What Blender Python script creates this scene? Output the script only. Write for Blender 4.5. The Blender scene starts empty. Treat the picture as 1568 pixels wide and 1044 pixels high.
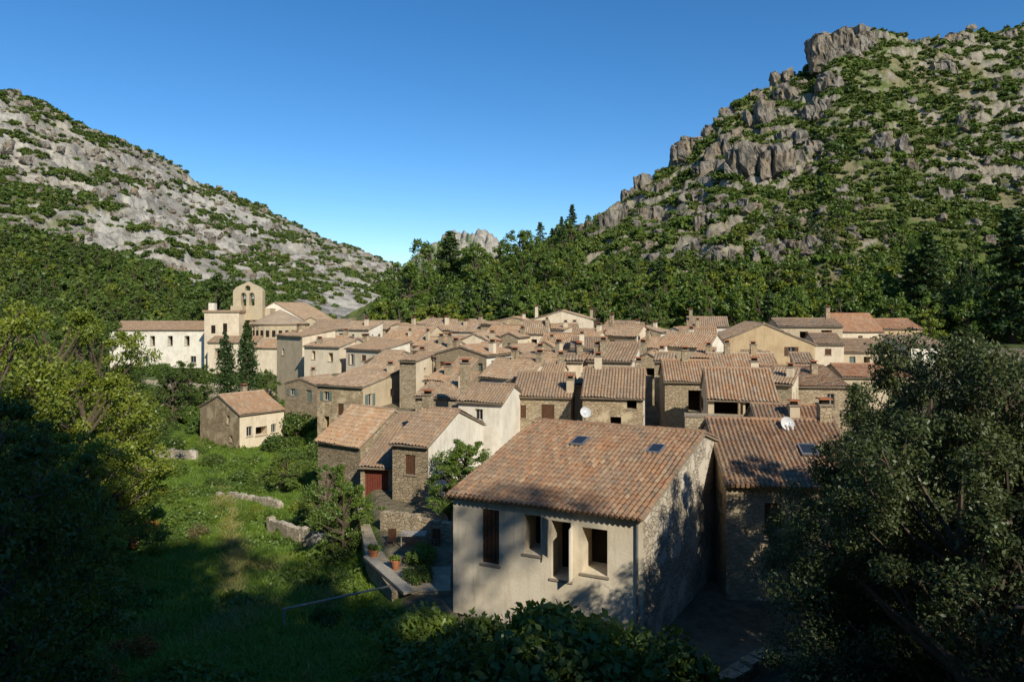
import bpy, math, random
import numpy as np
from mathutils import Vector, Matrix, noise as mnoise
random.seed(7); RNG=np.random.default_rng(11)
F=1045.0; CX=784.0; HV=470.0
def S(u): return (u-CX)/F
sc=bpy.context.scene
sc.view_settings.view_transform='Standard'; sc.view_settings.look='None'; sc.view_settings.exposure=0
# ------------------------------------------------------------ materials
MATS={}
class NT:
    def __init__(s,name):
        s.m=bpy.data.materials.new(name); s.m.use_nodes=True
        s.t=s.m.node_tree; s.t.nodes.clear(); s.out=s.n('ShaderNodeOutputMaterial')
    def n(s,typ,ins=None,**kw):
        nd=s.t.nodes.new(typ)
        for k,v in kw.items(): setattr(nd,k,v)
        if ins:
            for k,v in ins.items():
                if isinstance(v,bpy.types.NodeSocket): s.t.links.new(v,nd.inputs[k])
                else: nd.inputs[k].default_value=v
        return nd
    def ramp(s,fac,stops,interp='LINEAR'):
        r=s.n('ShaderNodeValToRGB',{'Fac':fac}); cr=r.color_ramp; cr.interpolation=interp
        while len(cr.elements)<len(stops): cr.elements.new(0.5)
        for e,(p,c) in zip(cr.elements,stops):
            e.position=p; e.color=(c[0],c[1],c[2],1) if isinstance(c,(tuple,list)) else (c,c,c,1)
        return r.outputs['Color']
    def mix(s,f,a,b,blend='MIX'):
        m=s.n('ShaderNodeMix',data_type='RGBA',blend_type=blend)
        for i,v in ((0,f),(6,a),(7,b)):
            if isinstance(v,bpy.types.NodeSocket): s.t.links.new(v,m.inputs[i])
            elif i==0: m.inputs[0].default_value=v
            else: m.inputs[i].default_value=(v[0],v[1],v[2],1)
        return m.outputs[2]
    def noise(s,vec,scale,detail=5,rough=0.6):
        return s.n('ShaderNodeTexNoise',{'Vector':vec,'Scale':scale,'Detail':detail,'Roughness':rough}).outputs['Fac']
    def bump(s,h,strength=0.5,dist=0.05):
        return s.n('ShaderNodeBump',{'Height':h,'Strength':strength,'Distance':dist}).outputs['Normal']
    def bsdf(s,col,rough=0.85,normal=None,spec=0.2,metal=0):
        b=s.n('ShaderNodeBsdfPrincipled')
        for k,v in (('Base Color',col),('Roughness',rough),('Metallic',metal),('Specular IOR Level',spec)):
            if isinstance(v,bpy.types.NodeSocket): s.t.links.new(v,b.inputs[k])
            elif k=='Base Color': b.inputs[k].default_value=(v[0],v[1],v[2],1)
            else: b.inputs[k].default_value=v
        if normal: s.t.links.new(normal,b.inputs['Normal'])
        s.t.links.new(b.outputs[0],s.out.inputs[0]); return b
def coord(nt,k='Object'): return nt.n('ShaderNodeTexCoord').outputs[k]
def mapping(nt,vec,scale): return nt.n('ShaderNodeMapping',{'Vector':vec,'Scale':scale}).outputs[0]
def orand(nt): return nt.n('ShaderNodeObjectInfo').outputs['Random']
def mat_stone(name,c1,c2,c3,mortar,scale=3.2,bump=1.0,plaster=0.0,pc=(.5,.45,.36)):
    t=NT(name); co=coord(t); 
    wob=t.n('ShaderNodeTexNoise',{'Vector':co,'Scale':2.0,'Detail':2.0})
    co2=t.n('ShaderNodeVectorMath',{0:co,1:t.n('ShaderNodeVectorMath',{0:wob.outputs['Color'],1:(.25,.25,.25)},operation='MULTIPLY').outputs[0]},operation='ADD').outputs[0]
    mp=mapping(t,co2,(1,1,1.8))
    v=t.n('ShaderNodeTexVoronoi',{'Vector':mp,'Scale':scale,'Randomness':.9})
    e=t.n('ShaderNodeTexVoronoi',{'Vector':mp,'Scale':scale,'Randomness':.9},feature='DISTANCE_TO_EDGE')
    sep=t.n('ShaderNodeSeparateColor',{0:v.outputs['Color']})
    col=t.ramp(sep.outputs[0],[(0,c1),(.5,c2),(1,c3)])
    edge=t.ramp(e.outputs['Distance'],[(0.02,0.0),(0.09,1.0)])
    col=t.mix(edge,mortar,col)
    n1=t.noise(co,.45,4); col=t.mix(t.ramp(n1,[(.4,0.0),(.72,.45)]),col,(c1[0]*.6,c1[1]*.58,c1[2]*.55))
    n2=t.noise(co,14,3); col=t.mix(t.ramp(n2,[(.3,0.0),(.75,.35)]),col,(c3[0]*.6,c3[1]*.6,c3[2]*.58))
    hgt=t.mix(.35,edge,t.n('ShaderNodeCombineColor',{0:n2,1:n2,2:n2}).outputs[0])
    if plaster>0:
        pm=t.ramp(t.noise(co,.8,6,.65),[(plaster-.04,1.0),(plaster+.04,0.0)])
        col=t.mix(pm,col,t.mix(n2,(pc[0]*.85,pc[1]*.85,pc[2]*.85),pc))
        hgt=t.mix(pm,hgt,(.9,.9,.9))
    # slight per-building tone shift
    col=t.mix(t.n('ShaderNodeMath',{0:orand(t),1:.35},operation='MULTIPLY').outputs[0],col,(.5,.39,.24))
    t.bsdf(col,.92,t.bump(hgt,bump,.07)); return t.m
def mat_plaster(name,c,dark=.78,crack=False):
    t=NT(name); co=coord(t)
    n1=t.noise(co,.7,6,.65); n2=t.noise(mapping(t,co,(3,3,.35)),1.2,5,.65); n3=t.noise(co,22,3)
    d=(c[0]*dark,c[1]*dark*.97,c[2]*dark*.92)
    col=t.mix(t.ramp(n1,[(.42,0.0),(.7,1.0)]),c,d)
    col=t.mix(t.ramp(n2,[(.52,0.0),(.8,.7)]),col,(c[0]*.5,c[1]*.47,c[2]*.42))
    col=t.mix(t.ramp(n3,[(.45,0.0),(.8,.3)]),col,(c[0]*.65,c[1]*.62,c[2]*.58))
    if crack:
        e=t.n('ShaderNodeTexVoronoi',{'Vector':t.n('ShaderNodeVectorMath',{0:co,1:t.n('ShaderNodeTexNoise',{'Vector':co,'Scale':1.5,'Detail':4.0}).outputs['Color']},operation='ADD').outputs[0],'Scale':.4},feature='DISTANCE_TO_EDGE')
        ce=t.mix(1.0,t.ramp(e.outputs['Distance'],[(0.002,.6),(0.008,0.0)]),t.ramp(t.noise(co,.5,2),[(.5,0.0),(.6,1.0)]),'MULTIPLY')
        col=t.mix(ce,col,(.14,.11,.07))
    t.bsdf(col,.93,t.bump(t.noise(co,9,6,.7),.5,.03)); return t.m
def mat_tile(name,cols,lich=.5,pale=.6,drk=.55):
    t=NT(name); uv=coord(t,'UV'); fl=t.n('ShaderNodeVectorMath',{0:uv},operation='FLOOR').outputs[0]
    rr=orand(t); off=t.n('ShaderNodeVectorMath',{0:fl,1:t.n('ShaderNodeCombineXYZ',{0:rr,1:rr,2:rr}).outputs[0]},operation='ADD').outputs[0]
    w=t.n('ShaderNodeTexWhiteNoise',{'Vector':off},noise_dimensions='3D').outputs['Value']
    n=len(cols); col=t.ramp(w,[((i+.5)/n,c) for i,c in enumerate(cols)])
    co=coord(t); n1=t.noise(co,.55,6,.7); n2=t.noise(co,9,4,.7)
    col=t.mix(t.ramp(n1,[(.40,0.0),(.64,lich)]),col,(.2,.165,.12))
    col=t.mix(t.ramp(n2,[(.42,0.0),(.7,drk)]),col,(.13,.1,.072))
    col=t.mix(t.ramp(t.noise(co,3.1,5,.7),[(.55,0.0),(.7,pale)]),col,(.44,.36,.255))
    br=t.n('ShaderNodeMath',{0:rr,1:.3},operation='MULTIPLY').outputs[0]
    col=t.mix(br,col,(.37,.24,.14))
    t.bsdf(col,.9,t.bump(n2,.4,.02)); return t.m
def mat_leaf(name,c1,c2,c3=None,tr=.35):
    t=NT(name); g=t.n('ShaderNodeNewGeometry'); rr=orand(t)
    c3=c3 or c2
    col=t.ramp(g.outputs['Random Per Island'],[(0,c1),(.6,c2),(1,c3)])
    col=t.mix(t.n('ShaderNodeMath',{0:rr,1:.5},operation='MULTIPLY').outputs[0],col,(c1[0]*.65,c1[1]*.75,c1[2]*.75))
    n=t.noise(g.outputs['Position'],.35,3); col=t.mix(t.ramp(n,[(.35,0.0),(.7,.55)]),col,(c2[0]*1.35,c2[1]*1.15,c2[2]*.7))
    d=t.n('ShaderNodeBsdfDiffuse',{'Color':col}); b=t.n('ShaderNodeBsdfTranslucent',{'Color':col})
    gl=t.n('ShaderNodeBsdfGlossy',{'Color':(.6,.65,.6,1),'Roughness':.45})
    m=t.n('ShaderNodeMixShader',{0:tr,1:d.outputs[0],2:b.outputs[0]})
    m2=t.n('ShaderNodeMixShader',{0:.04,1:m.outputs[0],2:gl.outputs[0]})
    t.t.links.new(m2.outputs[0],t.out.inputs[0]); return t.m
def mat_flat(name,c,rough=.7,spec=.3,metal=0,var=.25,sc_=4):
    t=NT(name); co=coord(t); n=t.noise(co,sc_,5)
    col=t.mix(t.ramp(n,[(.3,0.0),(.75,1.0)]),c,tuple(x*(1-var) for x in c))
    t.bsdf(col,rough,t.bump(n,.2,.01),spec,metal); return t.m
M={}
M['stone']=mat_stone('rubble_stone',(.27,.2,.12),(.44,.345,.215),(.54,.45,.31),(.44,.355,.235))
M['stone_pale']=mat_stone('pale_rubble_stone',(.34,.28,.2),(.48,.42,.32),(.58,.52,.42),(.36,.31,.23),plaster=.46,pc=(.62,.55,.44))
M['stone_dark']=mat_stone('weathered_stone',(.21,.155,.095),(.355,.275,.17),(.45,.36,.235),(.34,.27,.18))
M['stone_ochre']=mat_stone('ochre_stone',(.31,.215,.12),(.47,.35,.2),(.55,.43,.28),(.5,.38,.23),plaster=.45,pc=(.6,.47,.29))
M['church']=mat_stone('church_ashlar',(.5,.41,.26),(.57,.475,.32),(.62,.53,.38),(.47,.385,.26),2.2,.4)
M['pl_grey']=mat_plaster('beige_plaster',(.70,.61,.455),crack=True)
M['pl_cream']=mat_plaster('cream_plaster',(.72,.61,.44))
M['pl_ochre']=mat_plaster('ochre_plaster',(.54,.4,.23))
M['pl_white']=mat_plaster('white_plaster',(.8,.74,.61))
M['pl_tan']=mat_plaster('tan_plaster',(.56,.455,.305))
M['tile_near']=mat_tile('canal_tiles_red',[(.31,.15,.072),(.23,.12,.068),(.40,.2,.095),(.33,.2,.115),(.27,.115,.055),(.41,.28,.165),(.19,.13,.09)],.6,.4,.65)
M['tile']=mat_tile('canal_tiles_tan',[(.41,.28,.165),(.47,.345,.22),(.37,.23,.13),(.5,.4,.275),(.31,.205,.125),(.45,.285,.155)],.45)
M['tile_b']=mat_tile('canal_tiles_brown',[(.34,.22,.135),(.4,.27,.15),(.29,.19,.12),(.45,.34,.22),(.26,.18,.12),(.41,.24,.125)],.6)
M['tile_c']=mat_tile('canal_tiles_warm',[(.48,.27,.135),(.43,.23,.11),(.52,.36,.21),(.39,.22,.12),(.5,.39,.26)],.35)
M['tile_red']=mat_tile('canal_tiles_orange',[(.46,.19,.08),(.52,.26,.13),(.40,.16,.07),(.5,.32,.2)],.12)
M['wood']=mat_flat('brown_wood',(.13,.062,.032),.7,.2,var=.4,sc_=7)
M['wood_red']=mat_flat('red_brown_wood',(.19,.05,.028),.6,.3,var=.4,sc_=7)
M['wood_grey']=mat_flat('weathered_wood',(.42,.37,.29),.85,.1,var=.4,sc_=6)
M['wood_green']=mat_flat('grey_green_paint',(.15,.2,.17),.6,.2)
M['frame']=mat_flat('pale_frame',(.5,.47,.4),.6)
M['glass']=mat_flat('window_glass',(.025,.03,.035),.08,.7,var=.1)
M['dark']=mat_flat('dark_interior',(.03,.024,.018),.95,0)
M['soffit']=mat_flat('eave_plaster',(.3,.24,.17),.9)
M['metal']=mat_flat('grey_metal',(.35,.36,.37),.4,.5,.6)
M['dish']=mat_flat('white_dish_paint',(.6,.6,.58),.4,.4,var=.15)
M['terracotta']=mat_flat('terracotta',(.42,.16,.07),.8)
M['bark']=mat_flat('bark',(.13,.10,.07),.95,.05,var=.5,sc_=5)
M['pav']=mat_stone('courtyard_paving',(.28,.23,.16),(.36,.3,.22),(.42,.36,.27),(.3,.25,.17),2.0,.4)
def mat_rock():
    t=NT('limestone'); co=t.n('ShaderNodeNewGeometry').outputs['Position']
    n1=t.noise(co,.12,6,.65); n2=t.noise(mapping(t,co,(1,1,.5)),.45,7,.75); n3=t.noise(co,1.8,5,.7)
    col=t.ramp(n1,[(.3,(.36,.325,.26)),(.5,(.29,.255,.2)),(.6,(.36,.27,.17)),(.75,(.25,.22,.175))])
    col=t.mix(t.ramp(n2,[(.46,0.0),(.58,.9)]),col,(.08,.068,.05))
    col=t.mix(t.ramp(n3,[(.4,0.0),(.75,.4)]),col,(.42,.375,.31))
    t.bsdf(col,.95,t.bump(n2,1.0,1.8),.05); return t.m
M['rock']=mat_rock()
def mat_ground():
    t=NT('terrain'); pos=t.n('ShaderNodeNewGeometry').outputs['Position']
    a=t.n('ShaderNodeVertexColor',layer_name='Col').outputs['Color']
    n1=t.noise(pos,.22,9,.75); n2=t.noise(pos,2.2,6,.7)
    col=t.mix(1.0,a,t.ramp(n1,[(.35,(.5,.48,.45)),(.5,(1,1,1)),(.68,(1.3,1.28,1.22))]),'MULTIPLY')
    col=t.mix(1.0,col,t.ramp(n2,[(.3,(.7,.7,.7)),(.6,(1.15,1.15,1.15))]),'MULTIPLY')
    c1=t.n('ShaderNodeCombineColor',{0:n1,1:n1,2:n1}).outputs[0]; c2=t.n('ShaderNodeCombineColor',{0:n2,1:n2,2:n2}).outputs[0]
    t.bsdf(col,.96,t.bump(t.mix(.25,c1,c2),.9,1.6),.05); return t.m
M['ground']=mat_ground()
M['leaf_mid']=mat_leaf('leaves_green',(.10,.165,.03),(.155,.235,.042),(.2,.28,.06),.4)
M['leaf_yel']=mat_leaf('leaves_yellow_green',(.16,.22,.03),(.24,.3,.038),(.34,.34,.055),.42)
M['leaf_dark']=mat_leaf('leaves_dark',(.06,.1,.02),(.095,.15,.03),(.14,.195,.045),.3)
M['leaf_olive']=mat_leaf('leaves_olive',(.055,.08,.028),(.09,.12,.042),(.16,.18,.085),.3)
M['leaf_con']=mat_leaf('needles',(.036,.066,.02),(.055,.095,.027),(.085,.13,.036),.2)
M['leaf_shrub']=mat_leaf('garrigue_leaves',(.09,.13,.025),(.13,.175,.036),(.17,.21,.05),.25)
M['leaf_rust']=mat_leaf('rust_leaves',(.24,.11,.03),(.34,.15,.04),(.14,.16,.04))
M['leaf_pink']=mat_leaf('pink_flowers',(.4,.12,.16),(.12,.18,.035),(.1,.17,.035))
M['grass']=mat_leaf('grass_blades',(.14,.25,.03),(.2,.32,.042),(.28,.34,.07),.4)
M['straw']=mat_leaf('dry_grass',(.3,.29,.1),(.37,.34,.13),(.22,.28,.07),.3)
# ------------------------------------------------------------ mesh helpers
def link(o,parent=None):
    sc.collection.objects.link(o)
    if parent: o.parent=parent
    return o
def empty(name,loc=(0,0,0),rz=0):
    e=bpy.data.objects.new(name,None); e.location=loc; e.rotation_euler=(0,0,rz); e.empty_display_size=.5
    return link(e)
class MB:
    def __init__(s): s.v=[];s.f=[];s.m=[];s.mats=[]
    def mi(s,k):
        if k not in s.mats: s.mats.append(k)
        return s.mats.index(k)
    def poly(s,pts,k):
        i=len(s.v); s.v+= [tuple(p) for p in pts]; s.f.append(list(range(i,i+len(pts)))); s.m.append(s.mi(k))
    def boxf(s,o,ex,ey,ez,k):
        o=Vector(o);ex=Vector(ex);ey=Vector(ey);ez=Vector(ez)
        p=[o,o+ex,o+ex+ey,o+ey]; q=[a+ez for a in p]
        s.poly(p[::-1],k); s.poly(q,k)
        for i in range(4): j=(i+1)%4; s.poly([p[i],p[j],q[j],q[i]],k)
    def box(s,x0,y0,z0,x1,y1,z1,k): s.boxf((x0,y0,z0),(x1-x0,0,0),(0,y1-y0,0),(0,0,z1-z0),k)
    def tube(s,p0,p1,r0,r1,k,n=8,cap=True):
        p0=Vector(p0);p1=Vector(p1);d=(p1-p0).normalized()
        a=d.orthogonal().normalized(); b=d.cross(a)
        c0=[p0+(a*math.cos(2*math.pi*i/n)+b*math.sin(2*math.pi*i/n))*r0 for i in range(n)]
        c1=[p1+(a*math.cos(2*math.pi*i/n)+b*math.sin(2*math.pi*i/n))*r1 for i in range(n)]
        for i in range(n): j=(i+1)%n; s.poly([c0[i],c0[j],c1[j],c1[i]],k)
        if cap: s.poly(c0[::-1],k); s.poly(c1,k)
    def obj(s,name,parent=None,loc=None,smooth=False):
        me=bpy.data.meshes.new(name); me.from_pydata(s.v,[],s.f)
        for k in s.mats: me.materials.append(M[k])
        me.polygons.foreach_set('material_index',s.m)
        if smooth: me.polygons.foreach_set('use_smooth',[True]*len(s.f))
        me.update(); o=bpy.data.objects.new(name,me)
        if loc: o.location=loc
        return link(o,parent)
def np_mesh(name,V,Q,mats,mi=None,uv=None,smooth=False):
    V=np.asarray(V,dtype=np.float32);Q=np.asarray(Q,dtype=np.int32)
    me=bpy.data.meshes.new(name); me.vertices.add(len(V)); me.vertices.foreach_set('co',V.ravel())
    k=Q.shape[1]; me.loops.add(len(Q)*k); me.loops.foreach_set('vertex_index',Q.ravel())
    me.polygons.add(len(Q)); me.polygons.foreach_set('loop_start',np.arange(len(Q),dtype=np.int32)*k)
    for m in mats: me.materials.append(M[m])
    if mi is not None: me.polygons.foreach_set('material_index',np.asarray(mi,dtype=np.int32))
    if uv is not None:
        l=me.uv_layers.new(name='UVMap'); l.data.foreach_set('uv',np.asarray(uv,dtype=np.float32).ravel())
    me.polygons.foreach_set('use_smooth',np.full(len(Q),smooth))
    me.update(calc_edges=True); me.validate(); return me
# ------------------------------------------------------------ noise
TB=[RNG.random((256,256)) for _ in range(8)]
def vn(x,y,s=0):
    T=TB[s%8]; x=np.asarray(x,float)+s*17.3; y=np.asarray(y,float)+s*9.1
    ix=np.floor(x).astype(int); iy=np.floor(y).astype(int); fx=x-ix; fy=y-iy
    fx=fx*fx*(3-2*fx); fy=fy*fy*(3-2*fy)
    a=T[ix&255,iy&255];b=T[(ix+1)&255,iy&255];c=T[ix&255,(iy+1)&255];d=T[(ix+1)&255,(iy+1)&255]
    return (a*(1-fx)+b*fx)*(1-fy)+(c*(1-fx)+d*fx)*fy
def fbm(x,y,s=0,o=5,r=.5):
    t=0;a=1;n=0
    for i in range(o): t=t+a*vn(x*2**i,y*2**i,s+i); n+=a; a*=r
    return t/n
def sst(a,b,x): t=np.clip((x-a)/(b-a),0,1); return t*t*(3-2*t)
# ------------------------------------------------------------ terrain
def sky_tab(pts): 
    u=[p[0] for p in pts]; return np.array([S(a) for a in u]),np.array([(HV-p[1])/F for p in pts]),np.array([p[2] for p in pts],float)
LH=sky_tab([(-600,20,330),(-200,60,360),(0,138,400),(100,182,430),(200,224,470),(300,275,520),(400,318,580),(500,366,650),(600,402,760),(680,440,850),(800,475,900),(2200,485,900)])
RH=sky_tab([(-700,600,300),(440,540,260),(540,480,255),(600,455,250),(700,432,240),(780,408,240),(830,382,245),(880,352,255),(920,322,262),(960,295,268),(1000,268,274),(1035,240,280),(1075,205,285),(1110,165,292),(1150,138,300),(1210,118,308),(1245,104,315),(1265,66,318),(1290,52,320),(1345,45,325),(1400,58,330),(1460,50,335),(1520,46,340),(1568,38,340),(1800,20,330),(2200,30,320)])
FP=sky_tab([(-700,490,1200),(560,470,1200),(600,440,1200),(628,395,1200),(650,372,1200),(690,356,1200),(740,354,1200),(765,372,1200),(790,400,1200),(830,430,1200),(950,460,1200),(2200,490,1200)])
DR=146.
def hill(T,s,d,d0,zb,p):
    e=np.interp(s,T[0],T[1]); D=np.interp(s,T[0],T[2]); zs=e*D
    t=np.maximum((d-d0)/(D-d0),0)
    f=np.where(t<=1,np.minimum(t,1)**p,1-(t-1)*1.1)
    return zb+(zs-zb)*f, t
def terr(z,T,nz,k,mask):
    q=z/T+nz; fl=np.floor(q); fr=q-fl; st=np.clip((fr-.5)/k+.5,0,1); st=st*.7+fr*.3
    return z+(fl+st-q)*T*mask
def ground(x,y,full=False):
    x=np.asarray(x,float);y=np.asarray(y,float)
    s=np.clip(x/np.maximum(y,1e-3),-1.3,1.3); s=np.where(y<=0,np.sign(x)*1.3,s)
    d=np.maximum(np.maximum(y,np.abs(x)/1.3),0.1); r=np.hypot(x,y)
    zv=np.interp(d,[0,28,60,100,130,200],[-12.7,-12.7,-10.8,-8.8,-7.2,-6])
    zg=np.interp(d,[0,25,45,75,110,150,200],[-13.6,-13.6,-14.8,-15.8,-14.5,-13,-11.5])
    zg=zg+np.maximum(0,-x-.5*d-2)*.28*sst(120,90,d)+(fbm(x*.12,y*.12,2,4)-.5)*1.0
    xs=np.interp(d,[0,28,35,50,75,110,150,260],[-4,-5,-7.5,-12,-20,-35,-45,-60])
    wd=np.interp(d,[0,40,60,120,200],[.8,1.2,3,5,25])
    w=sst(-1,1,(x-xs)/wd); z=zg*(1-w)+zv*w
    c=np.clip(y/np.maximum(r,1e-3),-1,1); g=.375+.625*c
    bank=-1.8-np.maximum(0,r-3)*np.maximum(g,-.25)*1.05+(fbm(x*.3,y*.3,3,3)-.5)*.6*np.clip(r/6,0,1)
    z=np.where(r<60,np.maximum(z,np.where(r<40,bank,-99)),z)
    zbr=-14+6.5*sst(S(430),S(600),s)
    lz,lt=hill(LH,s,d,185,-13,1.05); rz,rt=hill(RH,s,d,DR,zbr,1.08); fz,ft=hill(FP,s,d,700,-20,1.0)
    nb=(fbm(x*.012,y*.012,1,5)-.5); nm=(fbm(x*.05,y*.05,4,5,.55)-.5); nf=np.abs(fbm(x*.13,y*.13,6,4,.6)-.5)
    fade=sst(S(760),S(600),s)
    amp=np.clip(lt,0,1)*np.clip(2.2-lt*1.9,0.15,1)*fade; lz=lz+nb*26*amp+(nm*10-nf*9)*np.clip(lt*2,0,1)*fade*np.where(lt<1,1,.3)
    rf=sst(S(600),S(900),s)
    ampR=np.clip(rt*1.5,0,1)*np.clip(2.2-rt*1.9,0.2,1)*rf; rz=rz+nb*14*ampR+(nm*9-nf*8)*np.clip(rt*2,0,1)*rf*np.where(rt<1,1,.3)
    m1=sst(.5,.62,fbm(x*.03,y*.04,5,4))
    rz2=terr(rz,9,fbm(x*.06,y*.035,6,4)*3.2,.22,m1*np.clip(rt*3,0,1)*np.where(rt>1.02,0,1)*.7)
    lz2=terr(lz,16,fbm(x*.02,y*.02,7,4)*3,.35,.5*np.clip(lt*3,0,1)*fade)
    fz=fz+((fbm(x*.02,y*.02,3,5)-.5)*50-np.abs(fbm(x*.05,y*.05,2,4)-.5)*110)*np.clip(ft*2,0,1)
    h=np.maximum(np.maximum(lz2,rz2),fz); hz=np.where(d>126,np.maximum(h,-40),-99)
    z2=np.where(d>126,np.maximum(z,hz),z)
    z2=np.where(d>700,hz,z2)
    if not full: return z2
    return z2,dict(s=s,d=d,r=r,w=w,lt=lt,rt=rt,left=(lz2>=rz2)&(lz2>=fz),right=(rz2>lz2)&(rz2>=fz),far=(fz>lz2)&(fz>rz2),m1=m1,xs=xs)
def gz(x,y): return float(ground(np.array([x]),np.array([y]))[0])
def lthr(s): return np.interp(s,[S(-300),S(0),S(200),S(300),S(500),S(620)],[.43,.35,.25,.17,.06,.09])
def lrock(X,Y,Z,s,t):
    """bare limestone amount on the left mountain"""
    n1=fbm(X*.02,Y*.02,2,5,.6); n2=fbm(X*.08,Y*.08,5,5,.6)
    st=fbm((X+Y*.35)*.014,(Z*1.3-X*.22)*.03,4,5,.6)
    return sst(lthr(s)-.05,lthr(s)+.05,t+.18*(n1-.5)+.1*(n2-.5))*sst(.37,.46,st+.2*(n2-.5)+.07)*(1-sst(.86,1.0,t+.25*(n2-.5))*.6)
def build_terrain():
    sv=np.linspace(-.86,.86,950); th=np.arctan(sv)
    t1=np.linspace(-math.pi,th[0],90)[:-1]; t2=np.linspace(th[-1],math.pi,90)[1:]
    th=np.concatenate([t1,th,t2]); tc=math.radians(52)
    R=np.concatenate([[0.05,1],np.geomspace(2,126,150),np.geomspace(127,350,290),np.geomspace(352,1250,190),[1400,1800,2600,4500,8000]])
    div=np.cos(np.clip(th,-tc,tc)); X=np.outer(R,np.sin(th)/div); Y=np.outer(R,np.cos(th)/div)
    Z,I=ground(X,Y,True)
    nr,nt=X.shape; V=np.stack([X,Y,Z],-1).reshape(-1,3)
    j,i=np.meshgrid(np.arange(nr-1),np.arange(nt-1),indexing='ij'); a=(j*nt+i).ravel()
    Q=np.stack([a,a+1,a+nt+1,a+nt],1)
    me=np_mesh('ground',V,Q,['ground'],smooth=True)
    slope=np.gradient(Z,axis=0)/np.maximum(np.gradient(Y,axis=0),.02)*np.where(Y>0,1,0)
    n1=fbm(X*.02,Y*.02,2,5,.6); n2=fbm(X*.08,Y*.08,5,5,.6); n3=fbm(X*.3,Y*.3,6,4)
    C=np.zeros((nr,nt,3)); 
    def mx(m,c):
        nonlocal C
        C=C*(1-m[...,None])+np.array(c)*m[...,None]
    one=np.ones_like(Z)
    mx(one,[.13,.2,.035])
    mx(sst(.55,.7,n2)*.5,[.18,.21,.06]); mx(sst(.64,.74,n3)*.4,[.2,.16,.08])
    mx(sst(.9,1.0,I['w'])*np.where(I['d']<126,1,0)*.95,[.24,.2,.135])
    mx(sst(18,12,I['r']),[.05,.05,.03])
    mx(np.where(I['d']>=126,1.,0.),[.10,.13,.045])
    rm=I['right']*sst(.0,.04,I['rt']); mx(rm,[.12,.145,.045]); mx(rm*sst(.5,.64,n2)*.75,[.25,.205,.12])
    rk=rm*np.clip(sst(1.15,1.75,slope)*.95+sst(.58,.67,n1+.3*(n2-.5))*.6,0,1); mx(rk,[.32,.28,.215])
    lm=I['left']*sst(.0,.04,I['lt']); mx(lm,[.13,.14,.055]); mx(lm*sst(.5,.62,n2)*.6,[.24,.21,.13])
    lr=lm*lrock(X,Y,Z,I['s'],I['lt']); mx(lr,[.42,.39,.33]); mx(lr*sst(.52,.66,n1)*.5,[.39,.335,.25]); mx(lr*sst(.48,.42,n2)*.65,[.2,.185,.155])
    mx(I['far']*sst(.2,.5,I['d']/1200)*1.0,[.36,.33,.27]); mx(I['far']*sst(.53,.44,n1+.15*(n3-.5))*.85,[.12,.16,.07])
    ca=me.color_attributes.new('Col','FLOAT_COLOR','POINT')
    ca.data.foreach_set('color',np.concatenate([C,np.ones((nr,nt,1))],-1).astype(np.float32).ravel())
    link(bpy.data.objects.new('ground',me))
build_terrain()
# ------------------------------------------------------------ foliage
def leafcloud(cent,rad,n,size,rng,sq=.8,asp=.5,droop=0):
    cent=np.asarray(cent);rad=np.asarray(rad); N=len(cent)*n
    c=np.repeat(cent,n,0); r=np.repeat(rad,n)
    d=rng.normal(size=(N,3)); d/=np.linalg.norm(d,axis=1)[:,None]
    p=c+d*(r*rng.random(N)**.45)[:,None]*np.array([1,1,sq])
    a=rng.normal(size=(N,3)); a[:,2]-=droop; a/=np.linalg.norm(a,axis=1)[:,None]
    nrm=d*.7+rng.normal(size=(N,3))*.6+np.array([0,0,.5]); b=np.cross(nrm,a); b/=np.maximum(np.linalg.norm(b,axis=1),1e-6)[:,None]
    s=(size*(.6+.8*rng.random(N)))[:,None]
    V=np.stack([p-a*s,p+b*s*asp,p+a*s,p-b*s*asp],1).reshape(-1,3)
    return V,np.arange(N*4).reshape(-1,4)
def tubes(segs,n=6):
    V=[];Q=[];o=0
    for p0,p1,r0,r1 in segs:
        p0=Vector(p0);p1=Vector(p1);d=(p1-p0).normalized();a=d.orthogonal().normalized();b=d.cross(a)
        for p,r in ((p0,r0),(p1,r1)):
            for i in range(n): t=2*math.pi*i/n; V.append(tuple(p+(a*math.cos(t)+b*math.sin(t))*r))
        for i in range(n): j=(i+1)%n; Q.append((o+i,o+j,o+n+j,o+n+i))
        o+=2*n
    return np.array(V).reshape(-1,3),np.array(Q,int).reshape(-1,4)
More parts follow.
